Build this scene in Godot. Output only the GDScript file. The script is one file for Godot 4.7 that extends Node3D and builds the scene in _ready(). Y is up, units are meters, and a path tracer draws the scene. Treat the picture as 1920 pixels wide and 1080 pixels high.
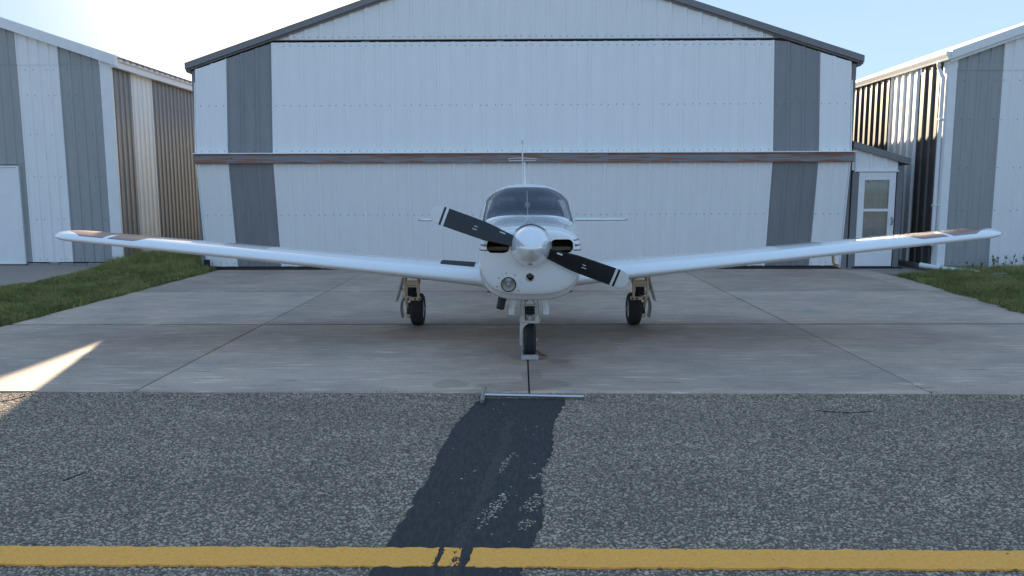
extends Node3D

# ---------------------------------------------------------------- helpers
var rng := RandomNumberGenerator.new()
var M := {}

func mat(c: Color, rough := 0.6, metal := 0.0) -> StandardMaterial3D:
	var m := StandardMaterial3D.new()
	m.albedo_color = c
	m.roughness = rough
	m.metallic = metal
	m.cull_mode = BaseMaterial3D.CULL_DISABLED
	return m

func lin(r: float, g: float, b: float) -> Color:
	return Color(r, g, b).linear_to_srgb()

func noise_tex(c0: Color, c1: Color, freq: float, sd: int, size := 512, oct := 4) -> NoiseTexture2D:
	var n := FastNoiseLite.new()
	n.seed = sd
	n.frequency = freq
	n.fractal_octaves = oct
	var gr := Gradient.new()
	gr.set_color(0, c0)
	gr.set_color(1, c1)
	var t := NoiseTexture2D.new()
	t.width = size
	t.height = size
	t.seamless = true
	t.noise = n
	t.color_ramp = gr
	return t

func tri_mat(c0: Color, c1: Color, freq: float, sd: int, scale: Vector3, rough := 0.6, metal := 0.0) -> StandardMaterial3D:
	var m := mat(Color.WHITE, rough, metal)
	m.albedo_texture = noise_tex(c0, c1, freq, sd)
	m.uv1_triplanar = true
	m.uv1_world_triplanar = true
	m.uv1_scale = scale
	return m

# a soup of triangles: p and n run in step
class Soup:
	var p := PackedVector3Array()
	var n := PackedVector3Array()
	func tri(a: Vector3, b: Vector3, c: Vector3, na: Vector3, nb: Vector3, nc: Vector3) -> void:
		if (b - a).cross(c - a).dot(na + nb + nc) > 0.0:      # front faces run clockwise
			p.append_array(PackedVector3Array([a, c, b]))
			n.append_array(PackedVector3Array([na, nc, nb]))
		else:
			p.append_array(PackedVector3Array([a, b, c]))
			n.append_array(PackedVector3Array([na, nb, nc]))
	func flat(a: Vector3, b: Vector3, c: Vector3, out: Vector3) -> void:
		var k := (b - a).cross(c - a)
		if k.length() < 1e-12:
			return
		k = k.normalized()
		if k.dot(out) < 0.0:
			k = -k
		tri(a, b, c, k, k, k)
	func quad(a: Vector3, b: Vector3, c: Vector3, d: Vector3, out: Vector3) -> void:
		flat(a, b, c, out)
		flat(a, c, d, out)
	func box(lo: Vector3, hi: Vector3, ch := 0.0) -> void:
		var c := (lo + hi) * 0.5
		var h := (hi - lo) * 0.5
		ch = minf(ch, minf(h.x, minf(h.y, h.z)) * 0.9)
		for ax in 3:
			for s in [-1.0, 1.0]:
				var u := (ax + 1) % 3
				var v := (ax + 2) % 3
				var q := []
				for k in [[-1, -1], [1, -1], [1, 1], [-1, 1]]:
					var t := Vector3.ZERO
					t[ax] = s * h[ax]
					t[u] = k[0] * (h[u] - ch)
					t[v] = k[1] * (h[v] - ch)
					q.append(c + t)
				var o := Vector3.ZERO
				o[ax] = s
				quad(q[0], q[1], q[2], q[3], o)
		if ch > 0.0:
			for ax in 3:
				var u := (ax + 1) % 3
				var v := (ax + 2) % 3
				for su in [-1.0, 1.0]:
					for sv in [-1.0, 1.0]:
						var q := []
						for k in [[-1, 0], [1, 0], [1, 1], [-1, 1]]:
							var t := Vector3.ZERO
							t[ax] = k[0] * (h[ax] - ch)
							t[u] = su * (h[u] - (0.0 if k[1] == 0 else ch))
							t[v] = sv * (h[v] - (ch if k[1] == 0 else 0.0))
							q.append(c + t)
						var o := Vector3.ZERO
						o[u] = su
						o[v] = sv
						quad(q[0], q[1], q[2], q[3], o)
			for sx in [-1.0, 1.0]:
				for sy in [-1.0, 1.0]:
					for sz in [-1.0, 1.0]:
						var k := Vector3(sx, sy, sz)
						flat(c + k * (h - Vector3(0, ch, ch)), c + k * (h - Vector3(ch, 0, ch)), c + k * (h - Vector3(ch, ch, 0)), k)
	# rows of points -> smooth sheet; normals from neighbours, turned to point away from 'inside'
	func grid(rows: Array, around: bool, flip := false) -> void:
		var R := rows.size()
		var C: int = rows[0].size()
		var nn := []
		for i in R:
			var r := PackedVector3Array()
			for j in C:
				var j0: int = (j - 1 + C) % C if around else maxi(j - 1, 0)
				var j1: int = (j + 1) % C if around else mini(j + 1, C - 1)
				var a: Vector3 = rows[i][j1] - rows[i][j0]
				var b: Vector3 = rows[mini(i + 1, R - 1)][j] - rows[maxi(i - 1, 0)][j]
				var k := a.cross(b)
				if k.length() > 1e-12:
					r.append(k.normalized() * (-1.0 if flip else 1.0))
				else:                      # a pole: away from the middle of the next ring
					var mid := Vector3.ZERO
					for q in rows[i - 1 if i > 0 else i + 1]:
						mid += q / C
					mid = rows[i][j] - mid
					r.append(mid.normalized() if mid.length() > 1e-6 else Vector3.UP)
			nn.append(r)
		for e in [[0, 1], [R - 1, R - 2]]:      # poles lean the same way as the ring beside them
			for j in C:
				if (rows[e[0]][j] - rows[e[0]][(j + 1) % C]).length() < 1e-9 and nn[e[0]][j].dot(nn[e[1]][j]) < 0.0:
					nn[e[0]][j] = -nn[e[0]][j]
		for i in R - 1:
			for j in (C if around else C - 1):
				var j1: int = (j + 1) % C
				var a: Vector3 = rows[i][j]
				var b: Vector3 = rows[i][j1]
				var c: Vector3 = rows[i + 1][j1]
				var d: Vector3 = rows[i + 1][j]
				if (b - a).cross(c - a).length() > 1e-12:
					tri(a, b, c, nn[i][j], nn[i][j1], nn[i + 1][j1])
				if (c - a).cross(d - a).length() > 1e-12:
					tri(a, c, d, nn[i][j], nn[i + 1][j1], nn[i + 1][j])
	func lathe(prof: Array, seg: int, base: Transform3D) -> void:   # prof: [radius, along y]
		var rows := []
		for q in prof:
			var r := PackedVector3Array()
			for j in seg:
				var t := TAU * j / seg
				r.append(base * Vector3(q[0] * cos(t), q[1], q[0] * sin(t)))
			rows.append(r)
		var rise := 0.0
		for i in prof.size() - 1:
			rise += (prof[i + 1][1] - prof[i][1]) * (prof[i + 1][0] + prof[i][0])
		grid(rows, true, rise > 0.0)
	func tube(pts: Array, rad: float, seg := 10, caps := true) -> void:
		var rows := []
		for i in pts.size():
			var t: Vector3 = (pts[mini(i + 1, pts.size() - 1)] - pts[maxi(i - 1, 0)]).normalized()
			var u := t.cross(Vector3.UP if absf(t.y) < 0.9 else Vector3.RIGHT).normalized()
			var v := t.cross(u)
			var r := PackedVector3Array()
			for j in seg:
				var a := TAU * j / seg
				r.append(pts[i] + (u * cos(a) + v * sin(a)) * rad)
			rows.append(r)
		grid(rows, true)
		if caps:
			for e in [[0, 1], [rows.size() - 1, rows.size() - 2]]:
				var o: Vector3 = pts[e[0]] - pts[e[1]]
				for j in range(1, seg - 1):
					flat(rows[e[0]][0], rows[e[0]][j], rows[e[0]][j + 1], o)
	# keeps the part where f > 0; the rest goes to 'other'
	func clip(f: Callable, other: Soup = null) -> Soup:
		var keep := Soup.new()
		for i in range(0, p.size(), 3):
			var v := [f.call(p[i]), f.call(p[i + 1]), f.call(p[i + 2])]
			if v[0] > 0 and v[1] > 0 and v[2] > 0:
				for k in 3:
					keep.p.append(p[i + k]); keep.n.append(n[i + k])
				continue
			if v[0] <= 0 and v[1] <= 0 and v[2] <= 0:
				if other:
					for k in 3:
						other.p.append(p[i + k]); other.n.append(n[i + k])
				continue
			for side in 2:
				if side == 1 and other == null:
					continue
				var P := []
				var N := []
				for k in 3:
					var k1 := (k + 1) % 3
					var va: float = v[k] if side == 0 else -v[k]
					var vb: float = v[k1] if side == 0 else -v[k1]
					if va > 0:
						P.append(p[i + k]); N.append(n[i + k])
					if (va > 0) != (vb > 0):
						var t := va / (va - vb)
						P.append(p[i + k].lerp(p[i + k1], t)); N.append(n[i + k].lerp(n[i + k1], t))
				var dst: Soup = keep if side == 0 else other
				for k in range(1, P.size() - 1):
					if (P[k] - P[0]).cross(P[k + 1] - P[0]).length() > 1e-11:
						for q in [0, k, k + 1]:
							dst.p.append(P[q]); dst.n.append(N[q])
		return keep
	func add(o: Soup) -> void:
		p.append_array(o.p)
		n.append_array(o.n)
	# cuts out the band |f| < w exactly, however narrow; returns the rest
	func band(f: Callable, w: float, out: Soup) -> Soup:
		var below := Soup.new()
		var above := Soup.new()
		var a := clip(func(q): return f.call(q) + w, below)
		out.add(a.clip(func(q): return w - f.call(q), above))
		below.add(above)
		return below
	func shift(amount: float) -> Soup:
		for i in p.size():
			p[i] += n[i].normalized() * amount
		return self
	func mesh(m: Material = null) -> ArrayMesh:
		var a := []
		a.resize(Mesh.ARRAY_MAX)
		a[Mesh.ARRAY_VERTEX] = p
		a[Mesh.ARRAY_NORMAL] = n
		var am := ArrayMesh.new()
		am.add_surface_from_arrays(Mesh.PRIMITIVE_TRIANGLES, a)
		if m:
			am.surface_set_material(0, m)
		return am

func put(called: String, s: Soup, m: Material, parent: Node = null) -> MeshInstance3D:
	var o := MeshInstance3D.new()
	o.name = called
	o.mesh = s.mesh(m)
	(parent if parent else self).add_child(o, true)
	return o

func put_mesh(called: String, me: Mesh, parent: Node, at := Vector3.ZERO) -> MeshInstance3D:
	var o := MeshInstance3D.new()
	o.name = called
	o.mesh = me
	o.position = at
	parent.add_child(o, true)
	return o

func thing(called: String, label: String, category: String, at := Vector3.ZERO, group := "") -> Node3D:
	var o := Node3D.new()
	o.name = called
	o.position = at
	add_child(o, true)
	return tag(o, label, category, group)

func tag(o: Node3D, label: String, category: String, group := "") -> Node3D:
	o.set_meta("label", label)
	o.set_meta("category", category)
	if group:
		o.set_meta("group", group)
	return o

func boxed(called: String, lo: Vector3, hi: Vector3, m: Material, parent: Node, ch := 0.004) -> MeshInstance3D:
	var s := Soup.new()
	s.box(lo, hi, ch)
	return put(called, s, m, parent)

func rod(called: String, pts: Array, r: float, m: Material, parent: Node, seg := 10) -> MeshInstance3D:
	var s := Soup.new()
	s.tube(pts, r, seg)
	return put(called, s, m, parent)

func multi(called: String, me: Mesh, xf: Array, cols: Array, parent: Node) -> MultiMeshInstance3D:
	var mm := MultiMesh.new()
	mm.transform_format = MultiMesh.TRANSFORM_3D
	mm.use_colors = cols.size() > 0
	mm.mesh = me
	mm.instance_count = xf.size()
	for i in xf.size():
		mm.set_instance_transform(i, xf[i])
		if cols.size():
			mm.set_instance_color(i, cols[i])
	var o := MultiMeshInstance3D.new()
	o.name = called
	o.multimesh = mm
	parent.add_child(o, true)
	o.set_meta("kind", "stuff")
	return o

# ribbed steel sheet in the plane z = 0 of its parent, ribs standing out to +z
const RIB := 0.327
func sheet(x0: float, x1: float, y0: Callable, y1: Callable, rib0: float, pitch := RIB, rb := 0.046, rt := 0.02, rh := 0.024) -> Soup:
	var high := func(x: float) -> float:
		var u := absf(fposmod(x - rib0 + pitch * 0.5, pitch) - pitch * 0.5)
		return rh * clampf((rb - u) / (rb - rt), 0.0, 1.0)
	var at := [x0, x1]
	var k := floori((x0 - rib0) / pitch) - 1
	while rib0 + k * pitch - rb < x1:
		var c := rib0 + k * pitch
		for q in [c - rb, c - rt, c + rt, c + rb]:
			if q > x0 + 0.001 and q < x1 - 0.001:
				at.append(q)
		k += 1
	at.sort()
	var xs := []
	for q in at:
		xs.append([q, high.call(q)])
	var s := Soup.new()
	for i in xs.size() - 1:
		var a: Array = xs[i]
		var b: Array = xs[i + 1]
		s.quad(Vector3(a[0], y0.call(a[0]), a[1]), Vector3(b[0], y0.call(b[0]), b[1]), Vector3(b[0], y1.call(b[0]), b[1]), Vector3(a[0], y1.call(a[0]), a[1]), Vector3(0, 0, 1))
	return s

func screws(parent: Node, rows: Array, x0: float, x1: float, rib0: float) -> void:
	var s := Soup.new()
	s.lathe([[0.0, 0.006], [0.006, 0.0055], [0.008, 0.002], [0.0105, 0.0005], [0.011, -0.001]], 7, Transform3D(Basis(Vector3.RIGHT, PI / 2)))
	var xf := []
	for y in rows:
		var k := ceili((x0 - rib0) / RIB)
		while rib0 + k * RIB < x1:
			for d in [-0.075, 0.075]:
				var x: float = rib0 + k * RIB + d
				if x > x0 + 0.02 and x < x1 - 0.02 and rng.randf() < 0.97:
					xf.append(Transform3D(Basis(), Vector3(x + rng.randf_range(-0.008, 0.008), y + rng.randf_range(-0.008, 0.008), 0.001)))
			k += 1
	if xf.size():
		multi("screws", s.mesh(M.screw), xf, [], parent)

func wall_frame(parent: Node, called: String, at: Vector3, turn: float, s: Soup, m: Material) -> MeshInstance3D:
	var o := put(called, s, m, parent)
	o.position = at
	o.rotation.y = turn
	return o

# ---------------------------------------------------------------- scene
func _ready() -> void:
	rng.seed = 41
	# camera
	var cam := Camera3D.new()
	cam.name = "camera"
	add_child(cam)
	cam.fov = rad_to_deg(2.0 * atan(540.0 / 1440.0))
	cam.position = Vector3(0, 1.737, 0)
	cam.rotation = Vector3(-atan(181.5 / 1440.0), deg_to_rad(0.6), deg_to_rad(-0.16))
	cam.near = 0.05
	cam.far = 2000.0
	cam.current = true
	# sky, air and exposure
	var env := Environment.new()
	var sky := Sky.new()
	var sm := ProceduralSkyMaterial.new()
	sm.sky_top_color = Color(0.48, 0.60, 0.745)
	sm.sky_horizon_color = Color(0.655, 0.745, 0.835)
	sm.sky_curve = 0.22
	sm.ground_bottom_color = Color(0.3, 0.3, 0.27)
	sm.ground_horizon_color = Color(0.55, 0.58, 0.58)
	sm.sun_angle_max = 36.0
	sm.sun_curve = 0.27
	sky.sky_material = sm
	env.background_mode = Environment.BG_SKY
	env.sky = sky
	env.background_energy_multiplier = 0.39
	env.tonemap_mode = Environment.TONE_MAPPER_LINEAR
	env.tonemap_exposure = 4.8
	env.sdfgi_enabled = true
	env.ssao_enabled = true
	env.ssil_enabled = true
	var we := WorldEnvironment.new()
	we.name = "world_environment"
	we.environment = env
	add_child(we)
	# the low sun behind the hangar, just above its roof
	var sun := DirectionalLight3D.new()
	sun.name = "sun"
	sun.light_color = Color(1.0, 0.915, 0.78)
	sun.light_energy = 1.45
	sun.light_angular_distance = 0.55
	sun.shadow_enabled = true
	add_child(sun)
	var az := deg_to_rad(15.1)
	var el := deg_to_rad(15.7)
	sun.look_at_from_position(Vector3.ZERO, Vector3(sin(az) * cos(el), -sin(el), cos(az) * cos(el)))

	materials()
	ground()
	main_hangar()
	shed()
	left_hangar()
	right_hangar()
	grass()
	airplane()
	small_things()

func materials() -> void:
	M.white_steel = tri_mat(lin(0.79, 0.79, 0.78), lin(0.84, 0.84, 0.825), 0.012, 3, Vector3(0.6, 0.12, 0.6), 0.42)
	M.grey_steel = tri_mat(lin(0.205, 0.208, 0.215), lin(0.245, 0.248, 0.253), 0.012, 5, Vector3(0.6, 0.12, 0.6), 0.42)
	M.pale_grey_steel = tri_mat(lin(0.30, 0.31, 0.31), lin(0.34, 0.35, 0.345), 0.012, 6, Vector3(0.6, 0.12, 0.6), 0.42)
	M.brown_steel = tri_mat(lin(0.055, 0.05, 0.048), lin(0.075, 0.068, 0.064), 0.012, 7, Vector3(0.6, 0.12, 0.6), 0.36)
	M.trim = tri_mat(lin(0.17, 0.17, 0.175), lin(0.205, 0.20, 0.205), 0.02, 8, Vector3(0.5, 0.5, 0.5), 0.45)
	M.white_trim = tri_mat(lin(0.76, 0.77, 0.77), lin(0.82, 0.82, 0.81), 0.02, 9, Vector3(0.5, 0.3, 0.5), 0.4)
	M.screw = mat(lin(0.10, 0.10, 0.11), 0.5, 0.3)
	M.dark = mat(lin(0.012, 0.012, 0.013), 0.8)
	M.roof = tri_mat(lin(0.2, 0.17, 0.15), lin(0.28, 0.25, 0.22), 0.02, 10, Vector3(0.5, 0.5, 0.5), 0.6)
	M.foundation = tri_mat(lin(0.2, 0.19, 0.18), lin(0.34, 0.32, 0.3), 0.04, 11, Vector3(1, 1, 1), 0.9)
	M.seal_and_gap_shade = mat(lin(0.03, 0.022, 0.02), 0.8)  # black rubber of the seals, also the shade painted into the header gap
	# aircraft
	M.paint = mat(lin(0.78, 0.78, 0.765), 0.22)
	M.paint.clearcoat_enabled = true
	M.paint.clearcoat = 0.8
	M.paint.clearcoat_roughness = 0.06
	M.spinner = mat(lin(0.74, 0.74, 0.735), 0.12, 0.25)
	M.spinner.clearcoat_enabled = true
	M.spinner.clearcoat = 1.0
	M.spinner.clearcoat_roughness = 0.03
	M.bronze = mat(lin(0.20, 0.085, 0.045), 0.3, 0.25)
	M.mauve = mat(lin(0.24, 0.12, 0.115), 0.3, 0.1)  # pinkish gradient of the reflection, put into the wingtip colour
	M.walkway = mat(lin(0.035, 0.035, 0.038), 0.95)
	M.seam = mat(lin(0.35, 0.35, 0.35), 0.6)
	M.panel_gap = mat(lin(0.13, 0.13, 0.13), 0.7)
	M.glass = mat(Color(0.16, 0.19, 0.24, 0.38), 0.03)
	M.glass.transparency = BaseMaterial3D.TRANSPARENCY_ALPHA
	M.clear_glass = mat(Color(0.7, 0.72, 0.7, 0.2), 0.03)
	M.clear_glass.transparency = BaseMaterial3D.TRANSPARENCY_ALPHA
	M.interior = tri_mat(lin(0.03, 0.03, 0.034), lin(0.05, 0.05, 0.055), 0.05, 12, Vector3(2, 2, 2), 0.85)
	M.seat = tri_mat(lin(0.09, 0.09, 0.1), lin(0.13, 0.13, 0.14), 0.05, 13, Vector3(2, 2, 2), 0.85)
	M.prop = mat(lin(0.014, 0.014, 0.018), 0.42)
	M.prop_white = mat(lin(0.66, 0.67, 0.64), 0.45)
	M.tyre = tri_mat(lin(0.016, 0.016, 0.018), lin(0.03, 0.03, 0.031), 0.05, 14, Vector3(4, 4, 4), 0.82)
	M.gear = tri_mat(lin(0.50, 0.37, 0.22), lin(0.78, 0.62, 0.43), 0.03, 15, Vector3(5, 5, 5), 0.55)
	M.nose_gear = tri_mat(lin(0.46, 0.43, 0.37), lin(0.66, 0.63, 0.57), 0.03, 16, Vector3(5, 5, 5), 0.5)
	M.rubber = mat(lin(0.018, 0.018, 0.02), 0.7)
	M.metal = mat(lin(0.55, 0.55, 0.56), 0.28, 0.9)
	M.dull_metal = tri_mat(lin(0.40, 0.40, 0.41), lin(0.6, 0.6, 0.6), 0.05, 17, Vector3(4, 4, 4), 0.45, 0.5)
	M.exhaust = tri_mat(lin(0.04, 0.033, 0.03), lin(0.09, 0.075, 0.07), 0.06, 18, Vector3(5, 5, 5), 0.7, 0.3)
	M.stripe_brown = mat(lin(0.16, 0.05, 0.03), 0.35)
	M.stripe_dark = mat(lin(0.03, 0.03, 0.035), 0.35)
	M.baffle = mat(lin(0.30, 0.24, 0.15), 0.6)
	M.reflector = mat(lin(0.75, 0.73, 0.68), 0.15, 0.95)
	M.rope = mat(lin(0.35, 0.17, 0.09), 0.9)
	# peeling paint of the beam: weathered grey with bare red-brown wood in long flakes
	var w := 1024
	var h := 64
	var n1 := FastNoiseLite.new()
	n1.seed = 77
	n1.frequency = 0.02
	n1.fractal_octaves = 5
	var bytes := PackedByteArray()
	bytes.resize(w * h * 3)
	for y in h:
		for x in w:
			var a := n1.get_noise_2d(x * 0.5, y * 3.2)
			var b := n1.get_noise_2d(x * 0.12 + 900.0, y * 1.1)
			var g := n1.get_noise_2d(x * 0.6, y * 9.0 + 300.0)
			var bare := clampf((a + 0.9 * b + 0.10 - 0.12 * absf(y / 32.0 - 1.1)) * 8.0, 0.0, 1.0)
			var pc := Color(0.235, 0.23, 0.24) * (1.0 + 0.35 * g)
			var wc := Color(0.26, 0.135, 0.10) * (1.0 + 0.7 * g)
			var c := pc.lerp(wc, bare).linear_to_srgb()
			var i := (y * w + x) * 3
			bytes[i] = clampi(int(c.r * 255), 0, 255)
			bytes[i + 1] = clampi(int(c.g * 255), 0, 255)
			bytes[i + 2] = clampi(int(c.b * 255), 0, 255)
	M.beam = mat(Color.WHITE, 0.8)
	M.beam.albedo_texture = ImageTexture.create_from_image(Image.create_from_data(w, h, false, Image.FORMAT_RGB8, bytes))

# ---------------------------------------------------------------- ground
const CX0 := -7.2
const CX1 := 8.4
const CZ0 := -17.4
const CZ1 := -6.2

func concrete_material() -> StandardMaterial3D:
	var w := 1792
	var h := 1288
	var n := FastNoiseLite.new()
	n.seed = 5
	n.frequency = 0.01
	n.fractal_octaves = 4
	var n2 := FastNoiseLite.new()
	n2.seed = 6
	n2.frequency = 0.05
	n2.fractal_octaves = 2
	# small oil stains, then broader darker, browner patches under the aeroplane: [x, z, rx, rz, strength]
	var spots := [[-0.62, -6.85, 0.17, 0.17, 0.22], [0.05, -6.78, 0.42, 0.22, 0.30], [0.10, -7.0, 0.10, 0.4, 0.30], [0.42, -7.75, 0.13, 0.12, 0.35], [0.1, -8.4, 1.1, 0.9, 0.17], [0.1, -9.6, 1.5, 1.0, 0.15], [-0.55, -9.1, 0.5, 0.5, 0.12], [1.5, -9.7, 0.6, 0.4, 0.14], [-1.3, -9.75, 0.5, 0.35, 0.14]]
	var bytes := PackedByteArray()
	bytes.resize(w * h * 3)
	for j in h:
		var z := CZ0 + (CZ1 - CZ0) * (j + 0.5) / h
		for i in w:
			var x := CX0 + (CX1 - CX0) * (i + 0.5) / w
			var streak := n.get_noise_2d(x * 75.0, z * 1500.0)
			var fine := n2.get_noise_2d(x * 900.0, z * 2000.0)
			var patch := n.get_noise_2d(x * 55.0 + 500.0, z * 90.0)
			var blot := n.get_noise_2d(x * 210.0 + 900.0, z * 260.0)
			var v := 0.285 * (1.0 + 0.18 * patch + 0.11 * blot + 0.09 * streak + 0.24 * fine)
			v *= 1.0 + 0.09 * sin(floorf((x + 3.395) / 3.475) * 2.3 + floorf((z + 16.7) / 3.37) * 4.1)
			if absf(z + 7.07 + 0.01 * streak) < 0.011:
				v *= 1.16
			var scratch := n.get_noise_2d(x * 120.0 + 77.0, z * 1300.0 + 31.0)
			if scratch > 0.33:
				v *= 1.0 + (scratch - 0.33) * 2.0
			elif scratch < -0.42:
				v *= 1.0 + (scratch + 0.42) * 1.6
			var warm := 0.5 + patch
			var st := 0.0
			for s in spots:
				var dx: float = (x - s[0]) / s[2]
				var dz: float = (z - s[1]) / s[3]
				var d := dx * dx + dz * dz
				if d < 2.2:
					d += 1.3 * n.get_noise_2d(x * 130.0 + 40.0, z * 130.0)
					st = maxf(st, s[4] * clampf((1.0 - d) * 2.5, 0.0, 1.0) * (0.8 + 0.7 * patch + 0.5 * streak))
			v *= 1.0 - st
			var c := Color(v * (1.40 + 0.08 * warm + 0.25 * st), v * (1.09 + 0.02 * warm + 0.05 * st), v * (0.86 - 0.02 * warm - 0.05 * st)).linear_to_srgb()
			var k := (j * w + i) * 3
			bytes[k] = int(clampf(c.r, 0, 1) * 255)
			bytes[k + 1] = int(clampf(c.g, 0, 1) * 255)
			bytes[k + 2] = int(clampf(c.b, 0, 1) * 255)
	var m := mat(Color.WHITE, 0.78)
	m.albedo_texture = ImageTexture.create_from_image(Image.create_from_data(w, h, false, Image.FORMAT_RGB8, bytes))
	return m

func slab_mesh(poly: Array, top: float, bottom: float, m: Material) -> ArrayMesh:
	# a bevelled slab with world-mapped texture coordinates
	var s := Soup.new()
	var c := Vector3.ZERO
	for q in poly:
		c += q / poly.size()
	var inner := []
	for q in poly:
		inner.append(q + Vector3(signf(c.x - q.x) * 0.009, 0, signf(c.z - q.z) * 0.009))
	var up := Vector3(0, top, 0)
	var nb := 12
	# top in strips so that the surface can undulate a little
	for i in nb:
		var t0 := float(i) / nb
		var t1 := float(i + 1) / nb
		s.quad(inner[0].lerp(inner[1], t0) + up, inner[0].lerp(inner[1], t1) + up, inner[3].lerp(inner[2], t1) + up, inner[3].lerp(inner[2], t0) + up, Vector3.UP)
	for i in 4:
		var i1 := (i + 1) % 4
		var o: Vector3 = (poly[i] + poly[i1]) * 0.5 - c
		s.quad(inner[i] + up, inner[i1] + up, poly[i1] + up - Vector3(0, 0.007, 0), poly[i] + up - Vector3(0, 0.007, 0), o + Vector3.UP)
		s.quad(poly[i] + up - Vector3(0, 0.007, 0), poly[i1] + up - Vector3(0, 0.007, 0), poly[i1] + Vector3(0, bottom, 0), poly[i] + Vector3(0, bottom, 0), o)
	var uv := PackedVector2Array()
	for q in s.p:
		uv.append(Vector2((q.x - CX0) / (CX1 - CX0), (q.z - CZ0) / (CZ1 - CZ0)))
	var a := []
	a.resize(Mesh.ARRAY_MAX)
	a[Mesh.ARRAY_VERTEX] = s.p
	a[Mesh.ARRAY_NORMAL] = s.n
	a[Mesh.ARRAY_TEX_UV] = uv
	var am := ArrayMesh.new()
	am.add_surface_from_arrays(Mesh.PRIMITIVE_TRIANGLES, a)
	am.surface_set_material(0, m)
	return am

func structure(o: Node3D) -> Node3D:
	o.set_meta("kind", "structure")
	return o

func edge_z(x: float) -> float:
	return -6.555 + (x + 3.9) * 0.0088

var tar_poly := PackedVector2Array()
var tar_box := Rect2()
var worn := [[-0.15, -4.05, 0.05, 0.24], [0.075, -4.13, 0.065, 0.13], [-0.10, -4.75, 0.03, 0.2], [0.10, -4.55, 0.05, 0.05], [0.03, -3.85, 0.05, 0.07]]

func ground_point(px: float, py: float) -> Vector3:      # where a picture point meets the ground
	var b: Basis = Basis.from_euler(Vector3(-atan(181.5 / 1440.0), deg_to_rad(0.6), deg_to_rad(-0.16)))
	var d := b * Vector3((px - 960.0) / 1440.0, -(py - 540.0) / 1440.0, -1.0)
	return Vector3(0, 1.737, 0) + d * (-1.737 / d.y)

func ragged(poly: Array, amp: float, step: float, sd: int) -> PackedVector2Array:
	var n := FastNoiseLite.new()
	n.seed = sd
	n.frequency = 9.0
	n.fractal_octaves = 3
	var out := PackedVector2Array()
	for i in poly.size():
		var a: Vector2 = poly[i]
		var b: Vector2 = poly[(i + 1) % poly.size()]
		var k := maxi(1, int(a.distance_to(b) / step))
		for j in k:
			var q := a.lerp(b, float(j) / k)
			out.append(q + Vector2(n.get_noise_2d(q.x, q.y), n.get_noise_2d(q.x + 50.0, q.y)) * amp)
	return out

func flat_poly(called: String, poly: PackedVector2Array, y: float, m: Material, parent: Node, thick := 0.004) -> MeshInstance3D:
	var s := Soup.new()
	var idx := Geometry2D.triangulate_polygon(poly)
	for i in range(0, idx.size(), 3):
		var t := []
		for k in 3:
			t.append(Vector3(poly[idx[i + k]].x, y, poly[idx[i + k]].y))
		s.flat(t[0], t[1], t[2], Vector3.UP)
	var c := Vector2.ZERO
	for q in poly:
		c += q / poly.size()
	for i in poly.size():
		var a := poly[i]
		var b := poly[(i + 1) % poly.size()]
		var o := (a + b) * 0.5 - c
		s.quad(Vector3(a.x, y, a.y), Vector3(b.x, y, b.y), Vector3(b.x, y - thick, b.y), Vector3(a.x, y - thick, a.y), Vector3(o.x, 0.2, o.y))
	return put(called, s, m, parent)

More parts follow.
